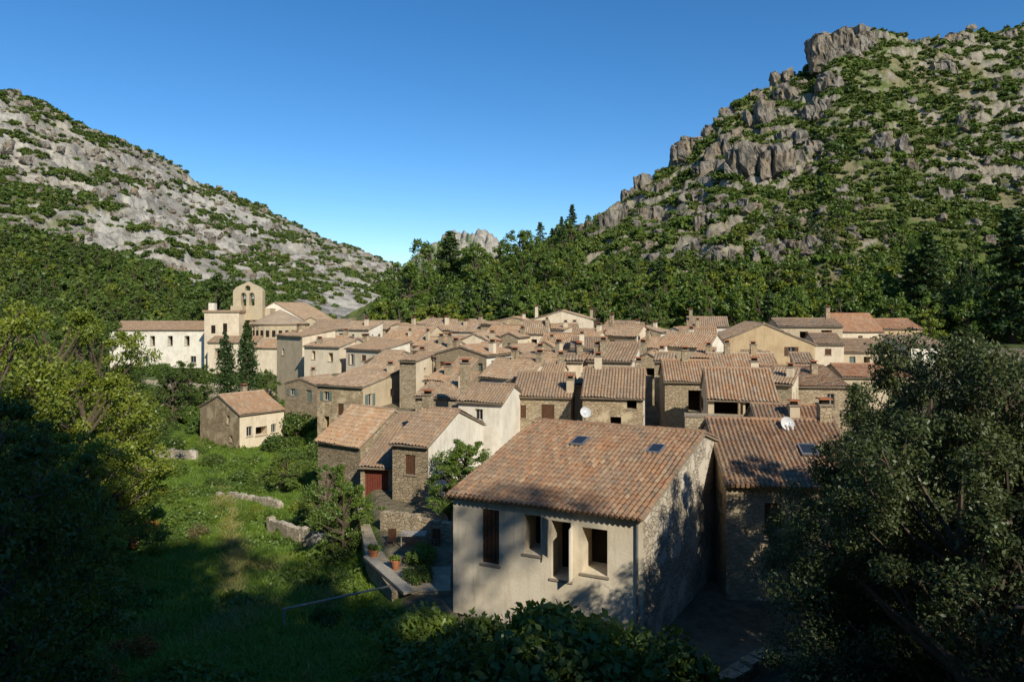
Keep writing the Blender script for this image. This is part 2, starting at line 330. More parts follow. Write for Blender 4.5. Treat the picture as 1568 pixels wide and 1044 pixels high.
def tree_mesh(name,h,cr,ncl,nl,ls,leaf,seed,bot=.25,kind='round',clr=.34,sub=3):
    rng=np.random.default_rng(seed); segs=[]; cen=[];rad=[]
    tr=h*.022+.05; P=[Vector((0,0,-.6))]; nseg=6
    for i in range(1,nseg+1): P.append(Vector((rng.normal()*.02*h*(kind=='round'),rng.normal()*.02*h*(kind=='round'),h*.86*i/nseg)))
    for i in range(nseg): segs.append((P[i],P[i+1],tr*(1-.85*i/nseg),tr*(1-.85*(i+1)/nseg)))
    def tp(z): 
        z=min(max(z,0),h*.86); t=z/(h*.86)*nseg; i=min(int(t),nseg-1); return P[i].lerp(P[i+1],t-i)
    for k in range(ncl):
        if kind=='round':
            q=rng.random(); zz=bot+(1-bot)*q; ph=2*math.pi*rng.random()
            prof=math.sin(math.pi*min(1,(q*.82+.13)))**.6
            rr=cr*prof*(.35+.6*rng.random()**.6)*(1+.25*math.sin(ph*2+seed)+.15*math.sin(ph*5+seed*2))
            c=Vector((rr*math.cos(ph),rr*math.sin(ph),h*(zz-.07))); base=tp(h*max(.12,zz-.28)); cl=cr*clr*(.55+.7*rng.random())*(.6+.4*prof)
        elif kind=='column':
            q=(k+.5)/ncl; ph=k*2.4; rr=cr*.35*math.sin(math.pi*min(.97,q*.8+.15)); c=Vector((rr*math.cos(ph),rr*math.sin(ph),h*(.06+.9*q))); base=tp(c.z*.9); cl=cr*(.3+.62*math.sin(math.pi*(q*.72+.2))**1.0)*(.8+.3*rng.random())
            if q>.85: cl*= (1-q)/.15*.75+.25
        else:
            q=(k/ncl)**.85; ph=k*2.4+rng.random(); Rq=cr*(1-q)**.65*(.6+.6*rng.random())
            for f in (.35,.7,1.0):
                c=Vector((Rq*f*math.cos(ph),Rq*f*math.sin(ph),h*(bot+(1-bot)*q)-Rq*f*.18)); cen.append(tuple(c)); rad.append(max(.16*cr*(1.25-.5*f),.05*h*(1-q)+.02*h))
            segs.append((tp(c.z+.2),c,tr*.25,.02)); continue
        mid=base.lerp(c,.55)+Vector((0,0,-.04*h*rng.random()))
        segs.append((base,mid,tr*.38,tr*.2)); segs.append((mid,c,tr*.2,.015))
        for _ in range(sub):
            o=Vector(rng.normal(size=3)); o.normalize(); cc=c+o*cl*.75; cen.append(tuple(cc)); rad.append(cl*(.4+.35*rng.random()))
            if kind=='round': segs.append((c,cc,tr*.1,.01))
    V1,Q1=tubes(segs,5); V2,Q2=leafcloud(cen,rad,nl,ls,rng,.55 if kind=='cone' else (1.7 if kind=='column' else .75),.5)
    V=np.concatenate([V1,V2]);Q=np.concatenate([Q1,Q2+len(V1)])
    mi=np.concatenate([np.zeros(len(Q1),int),np.ones(len(Q2),int)])
    return np_mesh(name,V,Q,['bark',leaf],mi)
def shrub_mesh(name,n,ls,leaf,seed,ncl=9,h=.8):
    rng=np.random.default_rng(seed); cen=[];rad=[]
    for k in range(ncl):
        p=rng.random()*6.28; r=rng.random()**.6*.72; cen.append((r*math.cos(p),r*math.sin(p),h*(.25+.5*rng.random()*(1-r*.5)))); rad.append(.26+.22*rng.random())
    V2,Q2=leafcloud(cen,rad,n,ls,rng,.85,.6); segs=[((0,0,-.3),c,.03,.012) for c in cen]; V1,Q1=tubes(segs,4)
    return np_mesh(name,np.concatenate([V1,V2]),np.concatenate([Q1,Q2+len(V1)]),['bark',leaf],np.concatenate([np.zeros(len(Q1),int),np.ones(len(Q2),int)]))
def scatter(name,me,pts,scales,rng,childname):
    """one instanced group: each small face of the parent carries one plant"""
    pts=np.asarray(pts);n=len(pts); 
    if n==0: return
    a=rng.random(n)*6.283; h=np.asarray(scales)/2
    V=[]
    for k in range(4):
        t=a+math.pi/4+k*math.pi/2; V.append(pts+np.stack([np.cos(t),np.sin(t),np.zeros(n)],1)*(h*1.41421)[:,None])
    V=np.stack(V,1).reshape(-1,3); pm=np_mesh(name,V,np.arange(n*4).reshape(-1,4),['ground'])
    p=link(bpy.data.objects.new(name,pm)); p.instance_type='FACES'; p.use_instance_faces_scale=True; p.show_instancer_for_render=False; p.show_instancer_for_viewport=False
    link(bpy.data.objects.new(childname,me),p)
def place(name,me,x,y,s=1,rz=0,z=None,sx=1):
    o=bpy.data.objects.new(name,me); o.location=(x,y,(gz(x,y) if z is None else z)); o.rotation_euler=(0,0,rz); o.scale=(s*sx,s*sx,s); return link(o)
rg=np.random.default_rng(5)
shA=shrub_mesh('shrub_mesh_a',16,.24,'leaf_shrub',1); shB=shrub_mesh('shrub_mesh_b',18,.21,'leaf_dark',2,11,1.0); shC=shrub_mesh('shrub_mesh_c',15,.24,'leaf_mid',3,8,.7)
def hillpts(n,u0,u1,T,d0,tmin,tmax,pw=1.0):
    s=rg.uniform(S(u0),S(u1),n); t=tmin+(tmax-tmin)*rg.random(n)**pw; D=np.interp(s,T[0],T[2]); d=d0+(D-d0)*t
    x=s*d;y=d; z,I=ground(x,y,True); return x,y,z,I,t
x,y,z,I,t=hillpts(18000,600,1750,RH,DR,.05,1.0,.85)
e=1.5; sl=(ground(x,y+e)-ground(x,y-e))/(2*e)
veg=fbm(x*.08,y*.08,5,5,.6); keep=I['right']&(sl<1.25)&((veg<.53)|(rg.random(len(x))<.45))
x,y,z,t=x[keep],y[keep],z[keep],t[keep]; P=np.stack([x,y,z-.15],1); n=len(P); k=rg.random(n); scl=rg.uniform(.8,1.8,n)*np.where(rg.random(n)<.1,1.8,1)*(1.2-.25*t)
for nm,me,m in (('hillside_scrub',shA,k<.62),('hillside_scrub',shB,(k>=.62)&(k<.8)),('hillside_scrub',shC,k>=.8)): scatter(nm,me,P[m],scl[m],rg,'shrub')
x,y,z,I,t=hillpts(16000,-150,660,LH,185,.04,1.0,.9)
rkm=lrock(x,y,z,S(0)*0+x/y,t); clump=fbm((x+y*.35)*.03,(z*1.3-x*.2)*.06,3,4,.6)
keep=I['left']&((rg.random(len(x))>rkm*1.02+.1)|((clump>.59)&(rg.random(len(x))<.85))|(rg.random(len(x))<.04))
x,y,z,t=x[keep],y[keep],z[keep],t[keep]; P=np.stack([x,y,z-.2],1); n=len(P); k=rg.random(n); scl=rg.uniform(1.1,2.8,n)*np.where(t<lthr(x/y),1.6,1)
for nm,me,m in (('mountain_scrub',shA,k<.4),('mountain_scrub',shB,(k>=.4)&(k<.85)),('mountain_scrub',shC,k>=.85)): scatter(nm,me,P[m],scl[m],rg,'shrub')
tA=tree_mesh('broadleaf_mesh_a',9,3.6,22,22,.32,'leaf_mid',21,.12); tB=tree_mesh('broadleaf_mesh_b',9,3.3,22,22,.3,'leaf_dark',22,.1); tC=tree_mesh('broadleaf_mesh_c',8,3.6,20,22,.32,'leaf_yel',23,.12)
tP=tree_mesh('pine_mesh',11,3.2,34,12,.32,'leaf_con',24,.1,'cone'); 
def mass(name,pts_fn,n,mix,smin,smax):
    x,y=pts_fn(n); z=ground(x,y); P=np.stack([x,y,z-.2],1); k=rg.random(len(x)); scl=rg.uniform(smin,smax,len(x)); lo=0
    for me,f in mix: m=(k>=lo)&(k<lo+f); scatter(name,me,P[m],scl[m],rg,'tree'); lo+=f
def belt(u0,u1,d0,d1):
    def f(n):
        s=rg.uniform(S(u0),S(u1),n); d=d0+(d1-d0)*rg.random(n); return s*d,d
    return f
mass('woodland',belt(575,1700,136,165),430,[(tA,.55),(tB,.15),(tC,.28),(tP,.02)],.6,1.25)
mass('woodland',belt(900,1750,165,195),90,[(tA,.6),(tB,.22),(tC,.12),(tP,.06)],.35,.7)
mass('woodland',belt(590,880,165,235),170,[(tA,.52),(tB,.16),(tC,.3),(tP,.02)],.7,1.25)
def lf(n):
    s=rg.uniform(S(-120),S(440),n); t=rg.random(n)**1.1*lthr(s)*.95; D=np.interp(s,LH[0],LH[2]); d=176+(D-176)*t; return s*d,d
mass('woodland',lf,580,[(tA,.4),(tB,.5),(tC,.1)],.5,1.0)
mass('woodland',belt(-250,150,100,165),90,[(tA,.5),(tB,.3),(tC,.2)],.7,1.1)
cyp=tree_mesh('cypress_mesh',12,1.25,34,60,.16,'leaf_con',31,.03,'column')
con=tree_mesh('conifer_mesh',16,3.8,60,26,.26,'leaf_con',32,.06,'cone')
def at(u,d): return S(u)*d,d
for u,vt,vb,d in ((345,502,612,93),(378,486,612,90)):
    x,y=at(u,d); zt=(HV-vt)/F*d; zb=gz(x,y); place('cypress_tree',cyp,x,y,(zt-zb)/12.2,u,sx=.95)
for u,vt,d in ((1475,392,150),(1497,402,152)):
    x,y=at(u,d); zb=gz(x,y); zt=(HV-vt)/F*d; place('cypress_tree',cyp,x,y,(zt-zb)/12.2,u,sx=.75)
for u,vt,d,w in ((690,358,178,1.3),(876,315,240,1.1),(860,333,238,1.0),(1420,360,145,1.2),(1550,325,135,1.2),(1395,392,148,1.1),(1600,340,130,1.1)):
    x,y=at(u,d); zb=gz(x,y); zt=(HV-vt)/F*d; place('conifer_tree',con,x,y,max((zt-zb),5)/15.6,u,sx=w)
# ------------------------------------------------------------ rock outcrops
import bmesh
def fract(bm,amp,fr,cuts):
    bmesh.ops.subdivide_edges(bm,edges=bm.edges[:],cuts=cuts,use_grid_fill=True)
    bmesh.ops.triangulate(bm,faces=bm.faces[:])
    for v in bm.verts:
        p=v.co; q=Vector((p.x*fr,p.y*fr,p.z*fr*.6)); dv=mnoise.noise_vector(q)*1.2+mnoise.noise_vector(q*2.7)*.7+mnoise.noise_vector(q*6)*.45
        cr=abs(mnoise.noise(Vector((p.x*fr*.9,p.y*fr*.9,p.z*fr*.2+3)))); dv.y+= 1.4*max(0,.12-cr)/.12
        v.co=p+dv*amp
def rock_mass(name,u,vb,vt,w,d,n,seed):
    rng=np.random.default_rng(seed); x0,y0=at(u,d); zb=(HV-vb)/F*d; zg_=gz(x0,y0)-1.5; zt=(HV-vt)/F*d; H=zt-zb
    out=bpy.data.meshes.new(name); full=bmesh.new()
    n=int(n*1.7); low=min(zb,zg_)-2
    for k in range(n):
        bm=bmesh.new()
        f=(k+.5)/n*2-1; hh=H*(1-.4*abs(f)**1.8)*(.35+.65*rng.random()); hx=max(w/n*(1.2+1.5*rng.random()),hh*.6*(.6+.6*rng.random()))
        cx=f*max(w*.5-hx*.3,0)+rng.normal()*w*.03; cy=rng.normal()*w*.08+hx*.2*rng.random(); vs=[]
        zt_=zb+hh
        for q in range(22):
            p=rng.uniform(-1,1,3); p=np.sign(p)*np.abs(p)**.45; top=1-.25*rng.random()*(p[2]>0)
            vs.append(bm.verts.new((x0+cx+p[0]*hx*.6*top,y0+cy+p[1]*hx*.7*top+ (0 if p[2]<0 else hx*.25),low+(p[2]*.5+.5)*(zt_-low))))
        bmesh.ops.convex_hull(bm,input=vs)
        bmesh.ops.delete(bm,geom=[v for v in bm.verts if not v.link_faces],context='VERTS')
        fract(bm,max(.45,min(1.2,hx*.17)),.4,3)
        tmp=bpy.data.meshes.new('t'); bm.to_mesh(tmp); bm.free(); full.from_mesh(tmp); bpy.data.meshes.remove(tmp)
    full.to_mesh(out); full.free(); out.materials.append(M['rock']); link(bpy.data.objects.new(name,out))
def rk(u,vb,vt,wpx,n,seed):
    dd=np.linspace(DR+2,345,400); zz=ground(S(u)*dd,dd); el=zz/dd; tgt=(HV-vb)/F; idx=np.argmax(el>=tgt) if np.any(el>=tgt) else np.argmax(el)
    d=dd[idx]; rock_mass('rock_outcrop',u,vb,vt,wpx/F*d,d,n,seed)
for i,a in enumerate([(1264,100,44,34,3),(1292,85,36,60,5),(1325,75,30,40,4),(1060,235,200,60,6),(1045,240,210,30,3),(1105,240,207,50,5),(1150,265,205,90,8),(1195,268,215,80,7),(1175,190,148,60,5),(1210,150,120,46,4),(1365,230,194,40,3),(1250,235,206,66,6),(1255,175,142,56,5),(940,345,310,56,5),(985,278,260,30,3),(1000,330,310,46,4),(1090,340,318,46,4),(1140,325,302,60,5),(1250,385,355,80,7),(1120,398,378,100,8),(1170,400,378,70,6),(1020,395,378,70,6),(1370,370,352,60,5),(1395,258,242,40,3),(1450,110,86,36,3),(1320,200,182,30,3),(1290,310,293,36,4),(1460,62,44,40,3),(900,355,335,36,4),(1440,300,286,34,3),(1530,240,224,34,3),(1545,60,44,30,3),(1400,290,274,46,4),(965,300,284,24,3),(1120,180,160,36,4),(1215,215,190,46,5),(1480,190,172,34,3),(1230,300,284,46,4),(1060,300,284,40,4),(1125,215,192,44,4),(1090,205,188,30,3),(1190,380,362,56,5),(1270,130,108,40,4),(1085,265,245,50,5),(1020,290,272,36,4),(960,390,374,50,5),(1200,120,104,34,3),(1160,150,134,24,3)]):
    rk(a[0],a[1],a[2],a[3],a[4],100+i)
def boulder(name,seed):
    rng=np.random.default_rng(seed); bm=bmesh.new(); vs=[bm.verts.new(tuple(rng.uniform(-1,1,3)*np.array([.6,.5,.5])+np.array([0,0,.1]))) for _ in range(16)]
    bmesh.ops.convex_hull(bm,input=vs); bmesh.ops.delete(bm,geom=[v for v in bm.verts if not v.link_faces],context='VERTS'); fract(bm,.1,1.9,2)
    me=bpy.data.meshes.new(name); bm.to_mesh(me); bm.free(); me.materials.append(M['rock']); return me
b1=boulder('boulder_mesh_a',1); b2=boulder('boulder_mesh_b',2)
x,y,z,I,t=hillpts(2400,620,1650,RH,DR,.1,1.0); cl=fbm(x*.05,y*.05,1,4); m=I['right']&(cl>.5); P=np.stack([x,y,z],1)[m]; scl=.8+3.8*rg.random(len(P))**2.3; h_=rg.random(len(P))<.5
scatter('limestone_boulders',b1,P[h_],scl[h_],rg,'boulder'); scatter('limestone_boulders',b2,P[~h_],scl[~h_],rg,'boulder')
x,y,z,I,t=hillpts(2000,-100,640,LH,185,.25,1.0); cl=fbm(x*.04,y*.04,1,4); m=I['left']&(cl>.47); P=np.stack([x,y,z],1)[m]; scl=1.+5*rg.random(len(P))**2.5
scatter('limestone_boulders',b1,P,scl,rg,'boulder')
# ------------------------------------------------------------ houses
def roof_slope(P0,E,U,tile,row,k,amp,rng):
    """canal tile slope. P0 eave start, E along eave, U up slope"""
    P0=np.array(P0,float);E=np.array(E,float);U=np.array(U,float); le=np.linalg.norm(E);lu=np.linalg.norm(U)
    N=np.cross(E/le,U/lu); N/=np.linalg.norm(N)
    if N[2]<0: N=-N
    nc=max(3,int(round(le/tile)));nr=max(3,int(round(lu/row)))
    xs=np.linspace(0,nc,nc*k+1); T=np.repeat(np.arange(nr+1),2)[1:-1].astype(float); top=np.tile([0,1],nr)
    X,TT=np.meshgrid(xs,T); TP=np.repeat(top[:,None],len(xs),1); ridx=np.repeat(np.arange(nr),2)[:,None]
    ci=np.minimum(X.astype(int),nc-1); jit=rng.normal(size=(nr,nc))
    H=amp*np.cos(2*math.pi*(X-.5))*.5+(1-TP)*.035+jit[np.repeat(ridx,len(xs),1),ci]*.01
    H+= (fbm(X*tile*.35+P0[0],TT*row*.35+P0[1],3,3)-.5)*.2
    sh=(jit[np.repeat(ridx,len(xs),1),ci]*.04)*(1-TP)
    V=P0+(X/nc)[...,None]*E+((TT+sh)/nr)[...,None]*U+H[...,None]*N
    m,n=X.shape; j,i=np.meshgrid(np.arange(m-1),np.arange(n-1),indexing='ij'); a=(j*n+i).ravel()
    Q=np.stack([a,a+1,a+n+1,a+n],1)
    fu=(np.minimum(xs[:-1].astype(int),nc-1)+.5); fv=np.repeat(np.arange(nr),2)[:-1]+.5
    U_=np.tile(fu,(m-1,1)).ravel();V_=np.repeat(fv,n-1)
    uv=np.repeat(np.stack([U_,V_],1),4,0)
    return V.reshape(-1,3),Q,uv
def arch_fill(mb,O,e,m,x0,x1,zt,dep,k,n=6):
    r=(x1-x0)/2; cx=(x0+x1)/2; zc=zt-r
    for i in range(n*2):
        a0=math.pi*i/(2*n);a1=math.pi*(i+1)/(2*n)
        pts=[(cx-r*math.cos(a0),zc+r*math.sin(a0)),(cx-r*math.cos(a1),zc+r*math.sin(a1)),(cx-r*math.cos(a1),zt),(cx-r*math.cos(a0),zt)]
        f=[O+e*p[0]+Vector((0,0,p[1])) for p in pts]; b=[p+m*dep for p in f]
        mb.poly(f,k);mb.poly(b[::-1],k);mb.poly([f[0],f[1],b[1],b[0]],k)
def wall(mb,wb,O,e,m,L,zb,zt,ops,k,rng):
    """vertical wall w/ real recessed openings. O start at z=0, e along, m inward"""
    ops=[o for o in ops if o[0]>.1 and o[1]<L-.1 and o[3]<=zt-.1 and o[2]>=zb]
    xs=sorted(set([0,L]+[o[0] for o in ops]+[o[1] for o in ops])); zs=sorted(set([zb,zt]+[o[2] for o in ops]+[o[3] for o in ops]))
    P=lambda x,z,i=0:O+e*x+m*i+Vector((0,0,z))
    for i in range(len(xs)-1):
        for j in range(len(zs)-1):
            cx=(xs[i]+xs[i+1])/2;cz=(zs[j]+zs[j+1])/2
            if any(o[0]<cx<o[1] and o[2]<cz<o[3] for o in ops): continue
            mb.poly([P(xs[i],zs[j]),P(xs[i+1],zs[j]),P(xs[i+1],zs[j+1]),P(xs[i],zs[j+1])],k)
    for x0,x1,z0,z1,kd in ops:
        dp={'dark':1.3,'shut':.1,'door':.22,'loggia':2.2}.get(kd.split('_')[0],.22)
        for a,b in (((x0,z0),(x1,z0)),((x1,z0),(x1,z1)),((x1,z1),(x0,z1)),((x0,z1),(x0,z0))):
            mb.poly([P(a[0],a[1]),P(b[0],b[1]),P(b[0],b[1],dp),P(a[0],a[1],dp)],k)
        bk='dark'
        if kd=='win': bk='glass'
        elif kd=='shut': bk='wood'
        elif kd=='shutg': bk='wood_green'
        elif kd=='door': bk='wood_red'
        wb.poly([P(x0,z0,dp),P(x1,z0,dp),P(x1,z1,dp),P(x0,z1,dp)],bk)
        if kd in('win',):
            t=.06; q=dp-.05
            for (a0,a1,b0,b1) in ((x0,x0+t,z0,z1),(x1-t,x1,z0,z1),(x0+t,x1-t,z0,z0+t),(x0+t,x1-t,z1-t,z1),((x0+x1)/2-.025,(x0+x1)/2+.025,z0+t,z1-t)):
                wb.boxf(P(a0,b0,q),e*(a1-a0),m*.04,Vector((0,0,b1-b0)),'frame')
            if rng.random()<.45:
                w=(x1-x0)/2; c=rng.choice(['wood','wood_green','wood_grey'])
                if x0>w+.15 and x1+w<L-.15:
                    wb.boxf(P(x0-w-.03,z0,-.06),e*w,m*.04,Vector((0,0,z1-z0)),c); wb.boxf(P(x1+.03,z0,-.06),e*w,m*.04,Vector((0,0,z1-z0)),c)
        if kd in('shut','shutg','door'):
            nb=max(3,int((x1-x0)/.16)); 
            for i in range(nb): wb.boxf(P(x0+(x1-x0)*i/nb+.012,z0+.02,dp-.035),e*((x1-x0)/nb-.024),m*.03,Vector((0,0,z1-z0-.04)),bk)
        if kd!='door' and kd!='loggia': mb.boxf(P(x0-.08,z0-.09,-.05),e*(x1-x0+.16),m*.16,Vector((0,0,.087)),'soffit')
def autow(L,H,rng,dens=.7):
    ops=[];n=int((L-.4)/1.9); 
    if n<1: return ops
    fl=max(1,int((H-.3)/2.6))
    for s in range(min(fl,4)):
        for i in range(n):
            if rng.random()>dens: continue
            x=(i+.5)*L/n+rng.uniform(-.2,.2); w=rng.choice([.6,.8,.9]); h=rng.choice([.8,1.2,1.4]); zt=-.6-s*2.7-rng.uniform(0,.3)
            ops.append((x-w/2,x+w/2,zt-h,zt,rng.choice(['win','win','shut','dark','dark','shutg'])))
    return ops
def chimney(mb,x,y,z0,h,w,k,rng):
    mb.box(x-w/2,y-w/2,z0,x+w/2,y+w/2,z0+h,k); mb.box(x-w/2-.06,y-w/2-.06,z0+h+.003,x+w/2+.06,y+w/2+.06,z0+h+.09,'soffit')
    mb.box(x-w/3,y-w/3,z0+h+.093,x+w/3,y+w/3,z0+h+.3,'dark'); mb.box(x-w/2-.03,y-w/2-.03,z0+h+.303,x+w/2+.03,y+w/2+.03,z0+h+.37,'terracotta')
HID=[0]
def house(name,u0,u1,vE,d,phi,W,rise,kind='par',wk='stone',rk_='tile',opF=None,opR=None,opL=None,ch=(),skew=0,near=False,base=None,wkR=None,dens=.65,wkL=None,extra=None,fix=False):
    HID[0]+=1; rng=random.Random(HID[0]*13+1); nr=np.random.default_rng(HID[0])
    if rk_=='tile': rk_=rng.choice(['tile','tile_b','tile_c','tile'])
    if not fix and 54<d<128 and u0<1060:
        phi=phi-rng.uniform(-4,24); W=W*rng.uniform(.45,.72); rise=rise*rng.uniform(.5,.85); vE=vE+rng.choice([-14,-9,-3,3,6])*70/d
        if kind=='par' and rng.random()<.28: kind='perp'; rise*=.8
        elif kind=='par' and rng.random()<.25: kind='shed'; rise*=.75
        if rng.random()<.85: ch=list(ch)+[(rng.choice([.05,.3,.7,.95]),rng.uniform(.25,.7),rng.uniform(.7,1.5),rng.uniform(.4,.7))]
    ph=math.radians(phi)
    s0,s1=S(u0),S(u1); L=(s1-s0)*d/(math.cos(ph)-s1*math.sin(ph)); zE=(HV-vE)/F*d; A=(s0*d,d,zE)
    root=empty(name,A,ph)
    cx=A[0]+L/2*math.cos(ph)-W/2*math.sin(ph); cy=A[1]+L/2*math.sin(ph)+W/2*math.cos(ph)
    zb=(base if base is not None else min(gz(cx,cy),gz(A[0],A[1]),gz(A[0]+L*math.cos(ph),A[1]+L*math.sin(ph))))-zE-.6
    H=-zb-.6; H=max(H,2.5); zb=min(zb,-3)
    wkR=wkR or wk; wkL=wkL or wk
    if opF is None: opF=autow(L,H,rng,dens)
    if opR is None: opR=autow(W,H,rng,dens*.6)
    if opL is None: opL=autow(W,H,rng,dens*.8)
    mb=MB();wb=MB(); X=Vector((1,0,0));k=skew; Yv=Vector((k,1,0)); nY=Yv.length; Yd=Yv.normalized()
    a0=Vector((0,0,0));b0=Vector((L,0,0));c0=Vector((L+k*W,W,0));d0=Vector((k*W,W,0))
    wall(mb,wb,a0,X,Vector((0,1,0)),L,zb,0,opF,wk,rng)
    wall(mb,wb,b0,Yd,Vector((-1,0,0)),W*nY,zb,0,opR,wkR,rng)
    wall(mb,wb,d0,-Yd,Vector((1,0,0)),W*nY,zb,0,[(W*nY-o[1],W*nY-o[0],o[2],o[3],o[4]) for o in opL],wkL,rng)
    wall(mb,wb,c0,-X,Vector((0,-1,0)),L,zb,0,autow(L,H,rng,.4),wk,rng)
    Z=Vector((0,0,1)); oh=.32;os=.12; sl=[]
    if kind=='par':
        mb.poly([b0,c0,(b0+c0)/2+Z*rise],wkR); mb.poly([d0,a0,(a0+d0)/2+Z*rise],wkL)
        up=Yv*(W/2)+Z*rise; f=oh/up.length; up2=Vector((-k*W/2,-W/2,rise))
        sl=[(a0-up*f-X*os,X*(L+2*os),up*(1+f)),(c0-up2*f+X*os,-X*(L+2*os),up2*(1+f))]
        rdg=((a0+d0)/2+Z*rise-X*os,(b0+c0)/2+Z*rise+X*os)
    elif kind=='perp':
        mb.poly([a0,b0,(a0+b0)/2+Z*rise],wk); mb.poly([c0,d0,(c0+d0)/2+Z*rise],wk)
        up=X*(L/2)+Z*rise; f=oh/up.length; up2=-X*(L/2)+Z*rise
        sl=[(d0-up*f+Yv*os,-Yv*(W+2*os),up*(1+f)),(b0-up2*f-Yv*os,Yv*(W+2*os),up2*(1+f))]
        rdg=((a0+b0)/2+Z*rise-Yv*os,(c0+d0)/2+Z*rise+Yv*os)
    else:
        mb.poly([b0,c0,c0+Z*rise],wkR); mb.poly([d0,a0,d0+Z*rise],wkL); mb.poly([c0,d0,d0+Z*rise,c0+Z*rise],wk)
        up=Yv*W+Z*rise; f=oh/up.length
        sl=[(a0-up*f-X*os,X*(L+2*os),up*(1+2*f))]; rdg=(d0+Z*(rise+.04)-X*os+up*f,c0+Z*(rise+.04)+X*os+up*f)
    VV=[];QQ=[];UU=[];o=0
    tl,rw,kk=(.21,.36,8) if near else ((.23,.4,6) if d<62 else ((.28,.45,4) if d<100 else (.34,.55,4)))
    rb=MB()
    for (p,E,U_) in sl:
        N=E.cross(U_).normalized(); N=N if N.z>0 else -N
        V,Q,uv=roof_slope(p+N*.07,E,U_,tl,rw,kk,.09,nr); VV.append(V);QQ.append(Q+o);UU.append(uv);o+=len(V)
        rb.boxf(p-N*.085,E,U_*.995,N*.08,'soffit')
        if near:   # genoise eave tiles
            el=E.normalized(); nn=int(E.length/.21); dn=-U_.normalized()
            for i in range(nn): 
                q=p+el*(.105+i*.21)+N*.05; rb.tube(q+dn*.09,q-dn*.15,.085,.08,rk_,8)
    me=np_mesh('roof',np.concatenate(VV),np.concatenate(QQ),[rk_],uv=np.concatenate(UU)); ro=bpy.data.objects.new('roof_tiles',me); link(ro,root)
    rv=rdg[1]-rdg[0]; n=max(2,int(rv.length/.42))
    for i in range(n):
        p=rdg[0]+rv*(i/n)+Z*(.06+rng.uniform(-.01,.015)); q=rdg[0]+rv*((i+1.12)/n if i<n-1 else 1)+Z*(.055); rb.tube(p,q,.125,.105,rk_,8)
    def rz_(x,y):
        if kind=='par': return rise*(1-abs(y-W/2)/(W/2))
        if kind=='perp': return rise*(1-abs(x-L/2)/(L/2))
        return rise*y/W
    for c in ch:
        x=c[0]*L;y=c[1]*W; h=c[2] if len(c)>2 else 1.0; chimney(rb,x+k*y,y,rz_(x,y)-.4,h+.4,c[3] if len(c)>3 else .55,rng.choice(['stone','pl_tan','stone_ochre','pl_cream']),rng)
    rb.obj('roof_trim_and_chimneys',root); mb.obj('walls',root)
    if wb.f: wb.obj('windows_and_doors',root)
    if extra: extra(root,L,W,sl)
    return root,L,W
def skylight(root,p,E,U_,fa,fu,w,h):
    N=E.cross(U_).normalized(); N=N if N.z>0 else -N; e=E.normalized();u=U_.normalized(); c=p+E*fa+U_*fu+N*.12
    b=MB(); b.boxf(c,e*w,u*h,N*.09,'metal'); b.boxf(c+e*.07+u*.07+N*.092,e*(w-.14),u*(h-.14),N*.015,'glass'); b.obj('skylight',root)
def near_extra(root,L,W,sl):
    p,E,U_=sl[0]; skylight(root,p,E,U_,.36,.68,.6,.75); skylight(root,p,E,U_,.79,.66,.6,.75)
    b=MB()  # open shutters and pipe
    b.boxf((3.98,-.05,-2.0),(.35,-.3,0),(.03,.03,0),(0,0,1.45),'wood_grey'); b.boxf((5.2,-.02,-2.75),(.05,-.5,0),(.04,0,0),(0,0,2.0),'pl_white')
    b.tube((7.75,-.07,-.15),(7.75,-.07,-5.4),.05,.05,'metal'); b.obj('shutters_and_downpipe',root)
house('plastered_stone_house',694,985,752,28.4,-23.7,12.96,2.0,'par','pl_grey','tile_near',
   opF=[(1.35,2.1,-2.75,-.55,'shut'),(3.2,3.9,-2.1,-.55,'dark'),(4.35,5.15,-2.9,-.65,'dark'),(5.6,6.6,-2.5,-.75,'dark')],opR=[],opL=[],skew=.188,near=True,wkR='stone_pale',extra=near_extra)
def re2(root,L,W,sl):
    p,E,U_=sl[0]; skylight(root,p,E,U_,.62,.42,.75,.8)
house('stone_house',1112,1330,736,29.5,-6,9,1.9,'par','stone','tile_near',opF=[(4.3,5.1,-2.3,-.8,'dark'),(1.6,2.3,-2.0,-.9,'shut')],near=True,ch=[(.95,.5,.8)],extra=re2)
house('stone_barn',487,552,672,50,-32,7,2.0,'par','stone_dark','tile_c',opF=[],opR=[(.9,3.2,-3.6,-.7,'door')],wkR='stone')
house('barn_annex',552,604,712,44,-10,7,2.1,'shed','stone','tile_b',opF=[(.25,1.9,-2.6,-.25,'door')],opL=[])
house('stone_house',601,656,676,42,-22,8,1.5,'par','stone_dark','tile_b',opF=[(.9,1.6,-1.9,-.7,'shut'),(1.0,1.8,-4.5,-2.9,'shut')],opR=[(3,3.8,-2.3,-1.,'win')],wkR='pl_white',ch=[(.1,.5,.9)])
house('white_stone_house',702,770,612,50,-18,5,.9,'par','pl_white','tile',opF=[(1.3,1.9,-1.4,-.6,'win')],ch=[(-.02,.3,2.0,.6)])
house('stone_house',636,702,606,56,-12,6,1.2,'shed','stone','tile',ch=[(.9,.4,1.1)],fix=True)
house('stone_house',786,874,604,53,-10,6,1.4,'par','stone','tile_b',opF=[(2.2,3.2,-2.7,-.7,'shut'),(.4,1.0,-1.8,-.8,'shut')],ch=[(.98,.1,.9)],wkR='pl_tan')
house('ochre_stone_house',892,985,605,50,-12,6.5,1.7,'par','stone_ochre','tile',opF=[(2.0,2.8,-2.6,-1.5,'dark'),(3.2,3.9,-.9,-.3,'dark')],wkR='pl_white',ch=[(.2,.5,.9),(.9,.55,.7)])
house('stone_house',1018,1092,582,57,-8,6,1.4,'par','stone_dark','tile',opF=[(1.9,3.0,-2.6,-.8,'dark')],wkR='pl_tan',ch=[(.5,.5,.9)],fix=True)
